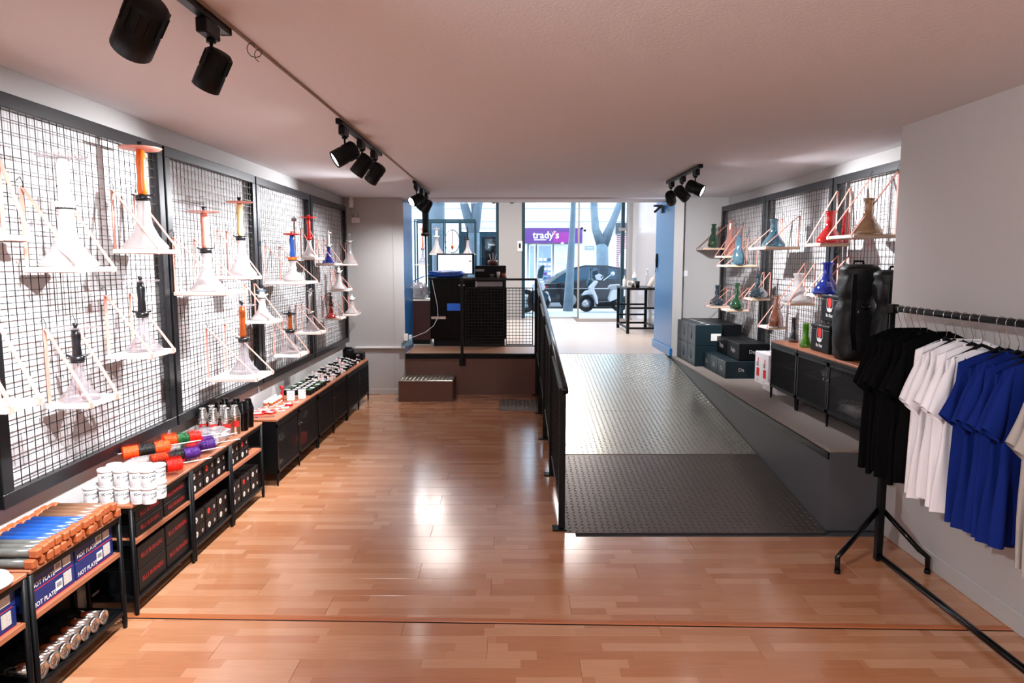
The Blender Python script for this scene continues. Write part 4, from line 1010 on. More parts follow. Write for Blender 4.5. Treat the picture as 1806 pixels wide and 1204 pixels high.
for ci, (a, b) in enumerate(((7.42, 7.78), (7.0, 7.41))):
    pbox(2.48, 2.61, a, b, PL + .001, PL + .18, 'black carton at the wall behind the low row, bottom %s' % ('far', 'near')[ci], marks=False)
    pbox(2.30, 2.61, a, b, PL + .181, PL + .35, 'black carton on top of the low row, %s one' % ('far', 'near')[ci], marks=False, text='Dagla')
wb = pbox(2.40, 2.60, 6.46, 6.82, PL + .001, PL + .305, 'white carton with red and black print between black boxes and cabinet', 'cartonwhite', None, marks=False)
for dy in (-.09, .09):
    y_ = 6.64 + dy
    MB().box(2.398, 2.3995, y_ - .035, y_ + .035, PL + .07, PL + .15).build('red_print', M['redprint'], wb, world=True)
    MB().box(2.398, 2.3995, y_ - .008, y_ + .008, PL + .2, PL + .25).build('red_print', M['redprint'], wb, world=True)
    text_mb('DL', .05, face_nx((2.398, y_ + .01, PL + .185))).build('lettering', M['blackprint'], wb, world=True)
    text_mb('box', .03, face_nx((2.398, y_, PL + .035))).build('lettering', M['greyprint'], wb, world=True)
pbox(2.33, 2.5, 6.05, 6.40, PL + .001, PL + .06, 'flat white carton lying on the podium at the cabinet foot', 'cartonwhite', None, marks=False)
# logo boxes (soft black cube bags)
def logobox(x0, x1, y0, y1, z0, z1, label):
    t = thing('logo_box', label, 'box', (x0, y0, z0), 'black cube bags with red logo')
    MB().box(x0, x1, y0, y1, z0, z1 - .03, .008).build('bag_body', M['blk2'], t, world=True)
    MB().box(x0 - .004, x1 + .004, y0 - .004, y1 + .004, z1 - .029, z1, .008).build('lid', M['blk'], t, world=True)
    MB().tube([((x0 + x1) / 2, y0 + .08, z1), ((x0 + x1) / 2, y0 + .1, z1 + .022), ((x0 + x1) / 2, y1 - .1, z1 + .022), ((x0 + x1) / 2, y1 - .08, z1)], .007, 8).build('handle', M['blkgloss'], t, world=True, smooth=True)
    cy, cz = (y0 + y1) / 2, (z0 + z1) / 2
    def disc(pts, m, d, nm_): MB().add([(x0 - d, cy - p[0], cz + p[1]) for p in pts], [tuple(range(len(pts)))]).build(nm_, M[m], t, world=True)
    disc([(.052 * cos(a), .045 + .06 * sin(a)) for a in [k * pi / 12 for k in range(0, 13)]] + [(-.052, 0), (.052, 0)], 'greyprint', .0008, 'logo_arch')
    disc([(.045 * cos(a), .045 + .052 * sin(a)) for a in [k * pi / 12 for k in range(0, 13)]] + [(-.045, .004), (.045, .004)], 'blk2', .0012, 'logo_arch')
    disc([(.030 * cos(a), .045 + .045 * sin(a)) for a in [k * pi / 12 for k in range(0, 13)]] + [(-.026, .01), (.026, .01)], 'redprint', .0016, 'logo_dome')
    disc([(.042, .006), (.036, -.02), (.0, -.028), (-.036, -.02), (-.042, .006), (-.015, -.004), (0, .012), (.015, -.004)], 'whiteprint', .0018, 'logo_base')
    text_mb('Bo Shas', .034, face_nx((x0 - .0018, cy, cz - .052))).build('lettering', M['whiteprint'], t, world=True)
ZK = PL + .5005
logobox(2.30, 2.55, 5.03, 5.34, ZK, ZK + .205, 'black cube bag with red logo standing on the podium cabinet, lower one')
logobox(2.33, 2.57, 4.97, 5.25, ZK + .232, ZK + .43, 'black cube bag with red logo, upper one resting on the other')
hookah(None, 1400, 551, 594, 18, 'beaker', 'gl_purple', 'smoky purple glass base on the podium cabinet', loc=(2.37, 5.84, ZK), clampm='st_black')
hookah(None, 1424, 561, 602, 22, 'beaker', 'gl_lime', 'lime green glass base beside the lower logo bag', loc=(2.33, 5.50, ZK))
# quilted bags
def qbag(loc, w_, d_, h, label, seed):
    t = thing('quilted_bag', label, 'bag', loc, 'black quilted carrying bags'); rnd = random.Random(seed)
    n, m = 28, 30; vs = []; fs = []
    for j in range(m + 1):
        v = j / m; z = h * v; pinch = 1 - .16 * math.exp(-((v - .62) / .06) ** 2) - .1 * math.exp(-((v - .9) / .03) ** 2)
        if v > .93: pinch *= sqrt(max(0, 1 - ((v - .93) / .075) ** 2)) * .6 + .4
        if v < .04: pinch *= .85 + v * 3.75
        for i in range(n):
            u = 2 * pi * i / n; q = .018 * abs(sin((u * 4 + v * 16) / 2 * 1.0)) + .018 * abs(sin((u * 4 - v * 16) / 2))
            k = pinch * (1 + q * 3.6 - .06) + rnd.uniform(-.006, .006)
            se = lambda a: math.copysign(abs(a) ** .75, a)
            vs.append((w_ / 2 * k * se(cos(u)) + .012 * sin(v * 5 + seed), d_ / 2 * k * se(sin(u)), z))
    for j in range(m):
        for i in range(n): a = j * n + i; b = j * n + (i + 1) % n; fs.append((a, b, b + n, a + n))
    fs += [tuple(reversed(range(n))), tuple(range(m * n, m * n + n))]
    MB().add(vs, fs).build('bag_body', M['quilt'], t, smooth=True)
    MB().strap([(-w_ * .3, -d_ * .53, h * .9), (-w_ * .34, -d_ * .6, h * .6), (-w_ * .3, -d_ * .56, h * .3), (-w_ * .2, -d_ * .5, h * .12)], .03, .006, (1, 0, 0)).build('shoulder_strap', M['blk2'], t)
    MB().tube([(-w_ * .1, -d_ * .54, h * .58), (.0, -d_ * .6, h * .545), (w_ * .12, -d_ * .54, h * .58)], .01, 8).build('side_handle', M['blkgloss'], t, smooth=True)
    MB().tube([(-.04, 0, h * .96), (-.03, 0, h + .02), (.03, 0, h + .02), (.04, 0, h * .96)], .009, 8).build('top_handle', M['blk2'], t, smooth=True)
    MB().box(-.045, -.025, -d_ * .56, -d_ * .5, h * .5, h * .53, .002).build('buckle', M['steel'], t)
qbag((2.37, 4.80, ZK), .25, .22, .655, 'tall black quilted bag, left one, standing beside the logo bags', 3)
qbag((2.47, 4.52, ZK), .24, .20, .62, 'tall black quilted bag, right one, next to the grey pier', 5)

# ================================================================== GARMENT RACK, HANGERS, SHIRTS
XRK, YR = 2.10, 3.84
gr = thing('garment_rack', 'black tubular garment rack with splayed feet standing on the wooden floor', 'clothes rack', (XRK, YR, 0))
MB().box(XRK - .019, XRK + .019, YR - .019, YR + .019, .0, .75, .004).build('post', M['blk'], gr, world=True)
MB().tube([(XRK, YR, .74), (XRK, YR, 1.452)], .0155, 12).build('upper_post', M['blk'], gr, world=True, smooth='auto')
MB().tube([(XRK, YR + .03, 1.447), (XRK + .01, 1.95, 1.447)], .0165, 14).build('top_rail', M['blk'], gr, world=True, smooth='auto')
MB().box(XRK - .022, XRK + .022, YR - .03, YR + .03, 1.42, 1.47, .006).build('corner_joint', M['blk2'], gr, world=True)
MB().tube([(XRK, YR, .032), (XRK + .02, 1.95, .032)], .017, 12).build('bottom_bar', M['blkgloss'], gr, world=True, smooth='auto')
for s, x in ((-1, 1.79), (1, 2.285)):
    MB().tube([(XRK + s * .012, YR, .30), (x + (.04 if s < 0 else -.04), YR - .15, .125), (x, YR - .165, .09), (x, YR - .17, .0)], .0145, 12).build('leg', M['blkgloss'], gr, world=True, smooth='auto')
    MB().tube([(x, YR - .17, .0), (x, YR - .17, .02)], .0165, 12).build('foot_cap', M['blk2'], gr, world=True, smooth='auto')
MB().tube([(XRK, 1.95, 0), (XRK, 1.95, 1.45)], .0155, 12).build('post', M['blk'], gr, world=True, smooth='auto')
def shirt_meshes(seed, m, length=.765):
    rnd = random.Random(seed); n = 40; levels = 26; ph = [rnd.uniform(0, 6.28) for _ in range(6)]
    vs = []; fs = []
    W = .186
    for j in range(levels + 1):
        v = j / levels
        # half width from armpit down
        wz = W * (1.0 - .06 * math.exp(-((v - .45) / .25) ** 2)) + .012 * v
        amp = .004 + .016 * v
        top = math.exp(-v * 9)
        for i in range(n):
            u = 2 * pi * i / n; cx = cos(u); x = wz * math.copysign(abs(cx) ** .8, cx)
            thk = (.009 + .022 * (1 - top)) * (1 - .3 * v)
            yv = thk * math.copysign(abs(sin(u)) ** .7, sin(u)) + amp * sin(x * 38 + ph[0] + v * 2.0) * (1 if sin(u) >= 0 else 1) + amp * .6 * sin(x * 75 + ph[1] - v * 3)
            drop = (.42 * max(0, abs(x) - .06)) * (1 - v)
            neck = .02 * math.exp(-(x / .05) ** 2) * top * (1 if sin(u) < 0 else .3)
            z = -drop - neck - v * (length) + .006 * sin(x * 22 + ph[2]) * v
            vs.append((x, yv, z))
    for j in range(levels):
        for i in range(n): a = j * n + i; b = j * n + (i + 1) % n; fs.append((a, b, b + n, a + n))
    body = MB().add(vs, fs)
    sl = []
    for s in (-1, 1):
        vs = []; fs = []; k2 = 16; lv = 8
        for j in range(lv + 1):
            v = j / lv
            # outer edge from shoulder to sleeve tip; inner edge from armpit
            ox, oz = s * (.155 + .105 * v), -.035 - .245 * v
            ix, iz = s * (.15 + .045 * v), -.19 - .145 * v
            cxx, czz = (ox + ix) / 2, (oz + iz) / 2; hx, hz = (ox - ix) / 2, (oz - iz) / 2
            th = .013 + .016 * v
            for i in range(k2):
                u = 2 * pi * i / k2; c_ = cos(u)
                vs.append((cxx + hx * c_, th * sin(u) + .006 * sin(v * 5 + ph[3] + c_ * 2) - .012 * v, czz + hz * c_ + .004 * sin(ph[4] + 5 * v)))
        for j in range(lv):
            for i in range(k2): a = j * k2 + i; b = j * k2 + (i + 1) % k2; fs.append((a, b, b + k2, a + k2))
        sl.append(MB().add(vs, fs))
    return body, sl
def shirt(loc, m, lb, seed, grp, rz):
    t = thing('t_shirt', lb, 't-shirt', loc, grp, rz)
    b, sl = shirt_meshes(seed, m)
    b.build('shirt_body', M[m], t, smooth=True)
    for q in sl: q.build('sleeve', M[m], t, smooth=True)
    mb = MB(); mb.tube([(.062 * cos(a), .010 * sin(a) - .0, -.004 - .030 * (sin(a) < 0) * abs(sin(a))) for a in [k * pi / 9 for k in range(19)]], .005, 6, False); mb.build('collar', M[m], t, smooth=True)
    return t
hg = None
def hanger(loc, lb, rz):
    global hg
    if hg is None:
        hg = thing('clothes_hanger', lb, 'hanger', loc, 'black hangers with chrome hooks', rz)
        pts = [(0, 0, -.112), (.006, 0, -.085), (-.012, 0, -.04), (-.018, 0, -.015)] + [(.0205 * cos(a), 0, .0205 * sin(a)) for a in [pi - k * pi / 8 for k in range(0, 10)]]
        MB().tube(pts, .0017, 6).build('hook', M['steel'], hg, smooth=True)
        MB().tube([(-.125, 0, -.178), (-.07, 0, -.15), (0, 0, -.115), (.09, 0, -.15), (.15, 0, -.178)], [.005, .007, .008, .007, .005], 8).build('shoulder_bar', M['blk2'], hg, smooth=True)
        MB().tube([(-.125, 0, -.178), (.15, 0, -.178)], .004, 8).build('lower_bar', M['blk2'], hg)
        return hg
    return dup(hg, loc, lb, rz=rz)
ylist = [3.76, 3.70, 3.64, 3.58, 3.52, 3.44, 3.36, 3.295, 3.23, 3.165, 3.10, 2.985, 2.93, 2.875, 2.82, 2.765, 2.71, 2.585, 2.52, 2.455]
kinds = ['k'] * 6 + ['w'] * 5 + ['b'] * 6 + ['g'] * 3
cnt = {}
nmk = {'k': ('tee_k', 'black', 'black T-shirts'), 'w': ('tee_w', 'white', 'white T-shirts'), 'b': ('tee_b', 'royal blue', 'royal blue T-shirts'), 'g': ('tee_g', 'heather grey', 'grey T-shirts')}
sp_cache = {}
for i, (yy, kd) in enumerate(zip(ylist, kinds)):
    cnt[kd] = cnt.get(kd, 0) + 1; m, cname, grp = nmk[kd]
    rz = random.uniform(-.06, .06) + .04
    xx = XRK + .001
    hanger((xx, yy, 1.447), 'black hanger with chrome hook carrying %s %s T-shirt from the far end' % ('the ' + ORD[cnt[kd] - 1], cname), rz)
    dz = {'k': -.09, 'w': -.105, 'b': -.115, 'g': -.125}[kd]
    dx = {'k': .012, 'w': .03, 'b': .02, 'g': .01}[kd]
    lb = '%s T-shirt on the rack, %s of the %s ones from the far end' % (cname, ORD[cnt[kd] - 1], cname)
    loc = (xx + dx + random.uniform(-.008, .008), yy, 1.447 + dz - .012 * (cnt[kd] % 3))
    if (kd, i % 3) in sp_cache: dup(sp_cache[(kd, i % 3)], loc, lb, rz=rz)
    else: sp_cache[(kd, i % 3)] = shirt(loc, m, lb, i * 7 + 3, grp, rz)
for i in range(4): hanger((XRK, 2.37 - i * .09, 1.447), 'empty black hanger at the near end of the rack, %s beyond the grey T-shirts' % ORD[i], .03)

# ================================================================== FRONT ROOM
YW = 14.55; FC = 3.25
struct(MB().box(-2.45, -2.33, FAR + .1, YW + .2, PL, FC + .1).build('wall_front_left', M['wall']))
wfr = struct(MB().box(2.45, 2.57, FAR + .1, YW + .2, PL, FC + .1).build('wall_front_right', M['white']))
M['gloss_white'] = mat('glossy_white_panel', 'd6d2d4', .12, noise=.05)
for k in range(3): MB().box(2.435, 2.449, 9.75 + k * 1.58, 9.75 + (k + 1) * 1.58 - .006, PL + .02, FC - .05, .002).build('wall_panel', M['gloss_white'], wfr)
struct(MB().box(-2.45, 2.57, FAR + .45, YW + .2, FC, FC + .12).build('ceiling_front', M['ceil']))
struct(MB().box(-.27, .20, YW - .12, YW + .12, PL, FC).build('wall_pillar', M['greypillar']))
t = thing('door_intercom', 'white door intercom with dark screen on the light grey pillar', 'intercom', (.16, YW - .122, 2.02))
MB().box(-.05, .05, -.018, 0, -.1, .11, .006).build('casing', M['white'], t)
MB().box(-.02, .02, -.021, -.018, -.035, .06, .002).build('screen', M['blk2'], t)
# shop window left and glazed door right
w1 = struct(MB().box(-2.33, -.27, YW - .03, YW + .03, PL, PL + .06).build('window_1', M['tealframe']))
for (a, b, c, d) in ((-2.33, -2.27, PL + .06, FC), (-.33, -.27, PL + .06, FC), (-2.27, -.33, FC - .06, FC)): MB().box(a, b, YW - .03, YW + .03, c, d, .003).build('window_frame', M['tealframe'], w1)
MB().box(-2.27, -.33, YW - .004, YW + .004, PL + .06, FC - .06).build('pane', M['pane'], w1)
w2 = struct(MB().box(.20, .27, YW - .03, YW + .03, PL, FC, .003).build('window_2', M['tealframe']))
MB().box(.27, 1.36, YW - .004, YW + .004, PL + .03, FC - .06).build('pane', M['pane'], w2)
MB().box(.27, 2.40, YW - .03, YW + .03, FC - .06, FC, .003).build('window_frame', M['tealframe'], w2)
MB().box(.27, 1.36, YW - .02, YW + .02, PL, PL + .03).build('sill', M['steel'], w2)
d1 = struct(MB().box(1.36, 1.395, YW - .03, YW + .02, PL, FC - .06, .003).build('door_1', mat('satin_door_post', 'a8a29a', .4, metal=.6)))
MB().box(1.40, 2.24, YW - .005, YW + .005, PL + .01, FC - .07).build('pane', M['pane'], d1)
MB().box(2.25, 2.32, YW - .04, YW + .04, PL, FC - .06, .003).build('door_frame', M['tealframe'], d1)
MB().box(2.36, 2.44, YW - .3, YW + .0, PL, FC - .06, .003).build('door_frame', M['greypillar'], d1)
for (x, z) in ((1.44, 2.39), (1.50, 2.345)): MB().box(x - .025, x + .025, YW - .03, YW - .006, z - .02, z + .02, .003).build('glass_clamp', M['blk'], d1)
MB().box(2.20, 2.36, YW - .06, YW - .01, 2.34, 2.40, .004).build('door_hinge', M['greypillar'], d1)
t = thing('entrance_mat', 'brown grey entrance mat inside the glass door', 'mat', (1.8, 14.1, PL))
MB().box(-.5, .5, -.32, .32, 0, .008, .002).build('pile', mat('door_mat', '8f7a6c', .95, noise=.4, nscale=120, bump=.4), t)
MB().box(-.52, .52, -.34, .34, 0, .005, .001).build('edge', M['darkpaint'], t)
# black side table
tb = thing('side_table', 'black tall side table with crossbars beside the right glossy wall', 'table', (2.12, 11.9, PL))
X0, X1, Y0_, Y1_ = 1.87, 2.42, 11.38, 12.5
MB().box(X0, X1, Y0_, Y1_, PL + .715, PL + .75, .006).build('table_top', M['blk'], tb, world=True)
for x in (X0 + .03, X1 - .03):
    for yy in (Y0_ + .03, Y1_ - .03): MB().box(x - .024, x + .024, yy - .024, yy + .024, PL, PL + .715, .003).build('leg', M['blk'], tb, world=True)
for z in (.09, .24, .42):
    for yy in (Y0_ + .03, Y1_ - .03):
        if z < .2 or yy > 12 or z > .4: MB().box(X0 + .05, X1 - .05, yy - .012, yy + .012, PL + z - .016, PL + z + .016).build('crossbar', M['blk'], tb, world=True)
for x in (X0 + .03, X1 - .03): MB().box(x - .012, x + .012, Y0_ + .05, Y1_ - .05, PL + .09 - .016, PL + .09 + .016).build('crossbar', M['blk'], tb, world=True)
def bottle(x, yy, z, R, H, m, capm, lb, tilt=0, band=None):
    t = thing('bottle', lb, 'bottle', (x, yy, z), 'bottles on the black side table')
    Mx = Matrix.Rotation(tilt, 4, 'Y')
    MB().lathe([(.0001, 0), (R * .95, 0), (R, .006), (R, H * .6), (R * .75, H * .7), (R * .34, H * .8), (R * .34, H * .88), (.0001, H * .88)], n=18).xf(Mx).build('bottle_body', M[m], t, smooth='auto')
    MB().lathe([(R * .42, H * .87), (R * .42, H * .98), (R * .3, H), (.0001, H)], n=14).xf(Mx).build('cap', M[capm], t, smooth='auto')
    if band: MB().lathe([(R * 1.0, H * .15), (R * 1.02, H * .16), (R * 1.02, H * .5), (R * 1.0, H * .51)], n=18).xf(Mx).build('label_band', M[band], t)
TZ = PL + .7505
bottle(1.91, 11.9, TZ, .028, .19, 'tub', 'tub', 'white pump bottle at the left end of the side table')
bottle(2.10, 12.0, TZ, .04, .30, 'tub', 'gl_clear', 'tall pale bottle with rounded shoulder in the middle of the side table', band='gl_lblue')
bottle(2.30, 11.9, TZ, .035, .31, 'gl_clear', 'tub', 'clear bottle at the right of the side table')
bottle(2.28, 11.62, TZ + .01, .04, .22, 'board', 'board', 'cream bottle leaning to the right on the side table', .45)
t = thing('white_carton', 'small white pack beside the pump bottle', 'box', (1.98, 11.75, TZ)); MB().box(-.04, .04, -.03, .03, 0, .11, .003).build('pack', M['board'], t); MB().box(-.03, .03, -.0315, -.03, .03, .08).build('label_print', M['greyprint'], t)
t = thing('grey_canister', 'slim grey canister beside the black cup', 'canister', (2.01, 11.62, TZ)); MB().lathe([(.0001, 0), (.025, 0), (.026, .11), (.0001, .115)], n=16).build('can', M['steel'], t, smooth='auto'); MB().lathe([(.026, .11), (.026, .125), (.0001, .128)], n=16).build('lid', M['greypillar'], t, smooth='auto')
t = thing('black_cup', 'black cup on the side table', 'cup', (2.07, 11.52, TZ)); MB().lathe([(.0001, 0), (.03, 0), (.036, .1), (.032, .1), (.028, .01), (.0001, .01)], n=18).build('cup', M['blk2'], t, smooth='auto'); MB().lathe([(.037, .1), (.037, .106), (.031, .106), (.031, .1)], n=18).build('rim', M['blkgloss'], t)
t = thing('wall_handset', 'small black device on the edge of the blue right jamb', 'device', (1.975, 9.60, 1.72)); MB().lathe([(.0001, -.1), (.02, -.09), (.03, .0), (.02, .09), (.0001, .1)], n=12, sx=.5).build('casing', M['blk2'], t, smooth=True); MB().tube([(0, 0, -.09), (-.01, 0, -.16)], .004, 6).build('cord', M['blk2'], t)
t = thing('door_closer', 'black closer bracket at the top of the blue right jamb', 'bracket', (1.98, 9.3, 2.36)); MB().box(-.12, .0, -.02, .02, .06, .085, .002).build('arm', M['blk'], t); MB().tube([(-.03, 0, .06), (-.11, 0, -.01)], .016, 8).build('pin', M['blk'], t); MB().box(-.02, .004, -.04, .04, -.02, .06, .003).build('base', M['blk'], t)
# counter
ct = thing('sales_counter', 'black sales counter with toe kick on the raised platform', 'counter', (-.6, 9.66, PL))
cx0, cx1, cy0, cy1 = -1.135, -.085, 9.66, 10.25
MB().box(cx0, cx1, cy0, cy1, PL + .105, PL + .93, .004).build('counter_body', M['counterblk'], ct, world=True)
MB().box(cx0 + .04, cx1 - .02, cy0 + .04, cy1 - .04, PL, PL + .105).build('toe_kick', M['blk2'], ct, world=True)
MB().box(cx0 - .02, cx1 + .01, cy0 - .02, cy1 + .02, PL + .93, PL + .955, .003).build('worktop', M['blk2'], ct, world=True)
for k in range(1, 3): MB().box(cx0 + k * .35 - .0015, cx0 + k * .35 + .0015, cy0 - .0012, cy0, PL + .12, PL + .92).build('panel_joint', M['blk'], ct, world=True)
MB().box(-.50, -.13, cy0 - .004, cy0 - .0005, PL + .835, PL + .90).build('grey_sign', M['greypillar'], ct, world=True)
MB().box(-.505, -.485, cy0 - .006, cy0 - .004, PL + .83, PL + .905).build('sign_clip', M['white'], ct, world=True)
MB().box(-1.12, -.92, cy0 - .004, cy0 - .0008, PL + .385, PL + .42).build('silver_sticker', M['steel'], ct, world=True)
for x in (-.72, -.67): MB().box(x - .016, x + .016, cy0 - .004, cy0 - .0008, PL + .845, PL + .86).build('white_sticker', M['whiteprint'], ct, world=True)
MB().box(-.66, -.30, cy0 - .018, cy0 - .003, PL + .945, PL + .951).build('edge_profile', M['steel'], ct, world=True)
M['bluereflect'] = mat('blue_screen_reflection', '1450a8', .4, emit=.3)  # blue reflection of a screen on the counter front, painted as a glowing patch
MB().box(-.90, -.70, cy0 - .003, cy0 - .0006, PL + .50, PL + .60).build('painted_reflection', M['bluereflect'], ct, world=True)
CZ = PL + .9555
t = thing('white_cable', 'thin white cable hanging in front of the black counter to the left', 'cable', (-1.1, 9.62, 1.4))
MB().tube([(-1.10, 9.63, 1.46), (-1.07, 9.63, 1.3), (-1.03, 9.62, 1.1), (-1.02, 9.6, .95), (-1.08, 9.58, .83), (-1.18, 9.5, .75), (-1.30, 9.3, .71), (-1.36, 9.2, .70)], .004, 6).build('cable', M['white'], t, world=True, smooth=True)
MB().box(-1.365, -1.33, 9.15, 9.24, .66, .74, .004).build('plug', M['white'], t, world=True)
# monitor
t = thing('monitor', 'computer monitor with lit white screen facing the shop on the counter', 'monitor', (-.80, 9.95, CZ))
MB().box(-.265, .265, -.012, .02, .04, .335, .004).build('bezel', M['blk'], t)
MB().box(-.245, .235, -.0145, -.012, .055, .315).build('screen', M['screen'], t)
MB().box(.19, .225, -.0152, -.0145, .22, .235).build('screen_icon', M['blackprint'], t); MB().box(-.22, -.16, -.0152, -.0145, .285, .288).build('screen_icon', M['redprint'], t)
MB().tube([(0, .03, .1), (0, .05, .01)], .018, 10).build('stand', M['blk'], t); MB().box(-.1, .1, -.05, .12, 0, .012, .004).build('stand_foot', M['blk'], t)
t = thing('blue_jacket', 'blue glossy bag lying over the left end of the counter', 'bag', (-.92, 9.80, CZ))
M['bluebag'] = mat('blue_nylon', '1c56b4', .3)
crumple(0, 0, .045, .24, .11, .045, 21).build('bag_body', M['bluebag'], t, smooth=True)
MB().strap([(-.3, -.02, .02), (-.42, -.02, -.03), (-.47, -.02, -.06)], .08, .01, (0, 1, 0)).build('bag_flap', M['bluebag'], t)
t = thing('printer', 'black boxy printer with light label on the right end of the counter', 'printer', (-.30, 9.92, CZ))
MB().box(-.22, .215, -.1, .2, 0, .165, .006).build('printer_body', M['blk2'], t)
MB().box(-.21, -.09, -.104, -.1, .085, .115, .002).build('label_print', M['greypillar'], t)
MB().box(-.05, .2, -.102, -.1, .02, .06).build('paper_slot', M['blk'], t)
t = thing('bowl_on_printer', 'dark red bowl on top of the black printer', 'bowl', (-.27, 9.95, CZ + .166))
MB().lathe([(.0001, 0), (.06, 0), (.075, .03), (.07, .07), (.064, .07), (.066, .03), (.0001, .008)], n=20).build('bowl', mat('dark_red_glaze', '5c2620', .3), t, smooth=True)
for k in range(3): MB().tube([(-.02 + k * .02, 0, .05), (-.05 + k * .05, 0, .16 + .02 * (k % 2))], .0035, 6).build('white_stick', M['white'], t)
def cup(x, m, lb, R=.026, H=.075, y_=9.78):
    t = thing('counter_cup', lb, 'cup', (x, y_, CZ)); MB().lathe([(.0001, 0), (R * .75, 0), (R, H), (R * .9, H), (R * .66, .008), (.0001, .008)], n=16).build('cup', M[m], t, smooth='auto'); MB().lathe([(R, H), (R * 1.06, H + .004), (R * .95, H + .005)], n=16).build('rim', M[m], t)
cup(-.19, 'board', 'cream paper cup on the counter before the printer')
cup(-.28, 'tubgrey', 'low grey green dish left of the cream cup', .035, .045)
cup(-.115, 'cork', 'orange brown cup at the right end of the counter', .032, .055)
# cabinet left of counter and the wrapped pack on it
t = thing('wooden_cabinet', 'dark red brown cabinet between the blue jamb and the counter', 'cabinet', (-1.45, 10.0, PL))
MB().box(-.30, .29, -.05, .3, .06, .62, .004).build('cabinet_body', mat('dark_red_wood', '3a1a18', .35, noise=.3), t)
MB().box(-.28, .27, -.03, .28, 0, .06).build('plinth', M['blk2'], t); MB().box(-.31, .30, -.06, .31, .62, .645, .003).build('top_board', M['board'], t)
t = thing('wrapped_stack', 'clear wrapped stack of papers on the dark red cabinet', 'pack', (-1.34, 10.05, PL + .6455))
crumple(0, 0, .11, .13, .11, .11, 31).build('film', M['film'], t); MB().box(-.09, .09, -.08, .08, .005, .17, .004).build('papers', M['greypillar'], t)
# window display rack with hookahs
dr = thing('display_rack', 'thin black metal display rack with white boards before the shop window', 'rack', (-1.2, 12, PL))
zt_ = 2.41
for x in (-1.64, -1.42, -1.40, -1.155, -.885, -.625):
    for yy in (11.9, 12.2): MB().box(x - .011, x + .011, yy - .011, yy + .011, PL, zt_).build('upright', M['tealframe'], dr, world=True)
for z in (zt_, zt_ - .035):
    for yy in (11.9, 12.2): MB().box(-1.64, -.625, yy - .008, yy + .008, z - .008, z + .008).build('crossbar', M['tealframe'], dr, world=True)
for (a, b, z) in ((-1.40, -1.155, 1.845), (-.885, -.625, 1.845), (-1.64, -1.42, 1.665), (-1.40, -1.155, 1.2), (-.885, -.625, 1.2)): MB().box(a, b, 11.88, 12.22, z - .022, z, .002).build('shelf_board', M['board'], dr, world=True)
hookah(None, 768, 401, 447, 24, 'bell', 'gl_frost', 'white bell hookah on the display rack above the monitor', stem='st_white', tray=(12, 'st_white'), basefrac=.6, loc=(-1.29, 12.05, 1.846), clampm='st_white')
hookah(None, 830, 398, 445, 15, 'bell', 'gl_frost', 'dark stemmed hookah with pale vase at the right of the display rack', stem='st_black', tray=None, basefrac=.5, loc=(-.76, 12.05, 1.846))
hookah(None, 738, 398, 463, 15, 'squat', 'gl_clear', 'ornate pink hookah on the left bay of the display rack', stem='st_pink', tray=(12, 'st_pink'), basefrac=.4, loc=(-1.53, 12.05, 1.666), clampm='st_pink')
t = thing('ring_hookah', 'thin copper pipe hanging inside a black ring on the display rack', 'hookah', (-1.02, 12.02, 2.05))
MB().tube([(.125 * cos(a), 0, .195 * sin(a)) for a in [k * pi / 18 for k in range(37)]], .006, 8, False).build('ring', M['blk2'], t, smooth=True)
MB().tube([(0, 0, .19), (0, 0, .15), (.0, 0, -.08)], .005, 8).build('pipe', M['st_copper'], t)
MB().lathe([(.004, -.14), (.02, -.11), (.024, -.09), (.008, -.06), (.004, -.05)], n=12).build('bulb', M['st_copper'], t, smooth=True)
MB().tube([(-.125, 0, -.06), (-.1, 0, .0), (-.06, 0, .01), (-.03, 0, -.04)], .005, 6).build('hose', M['blk2'], t, smooth=True)
t = thing('floor_lamp', 'tall lamp with black tapering shade beside the blue left jamb', 'lamp', (-1.335, 10.9, PL))
MB().lathe([(.0001, 0), (.14, 0), (.14, .02), (.015, .03), (.0001, .03)], n=20).build('base', M['blk'], t, smooth='auto')
MB().tube([(0, 0, .02), (0, 0, 1.62)], .014, 10).build('pole', M['blk'], t, smooth='auto')
MB().lathe([(.045, 1.62), (.06, 2.3), (.058, 2.3), (.043, 1.62)], n=20).build('lamp_shade', M['blk2'], t, smooth='auto')
MB().lathe([(.0001, 1.56), (.07, 1.575), (.075, 1.6), (.03, 1.63)], n=16).build('finial', M['blk'], t, smooth='auto')
t = thing('black_curtain', 'narrow black curtain hanging beside the blue left jamb', 'curtain', (-1.47, 9.72, PL))
mb = MB(); n = 14
for k in range(n):
    a, b = -.08 + .012 * k, -.08 + .012 * (k + 1); ya, yb = .02 * sin(k * 1.3), .02 * sin((k + 1) * 1.3)
    mb.add([(a * .6, ya, 2.35), (b * .6, yb, 2.35), (b, yb, .9), (a, ya, .9)], [(0, 1, 2, 3)])
o = mb.build('cloth', M['blk2'], t); so = o.modifiers.new('s', 'SOLIDIFY'); so.thickness = .004
MB().tube([(0, -.055, 2.36), (0, .12, 2.36)], .01, 8).build('curtain_rod', M['blk'], t)
for i, x in enumerate((-.32, .0)):
    t = thing('ceiling_spot', 'black ceiling spot at the top of the opening, %s the grey pillar' % ('left of' if i == 0 else 'before'), 'spotlight', (x, 12.5, 2.78))
    MB().tube([(0, 0, .47), (0, 0, .06)], .008, 8).build('stem', M['blk2'], t); MB().lathe([(.0001, -.06), (.05, -.04), (.06, 0), (.05, .06), (.0001, .07)], n=18).build('housing', M['blk2'], t, smooth='auto')
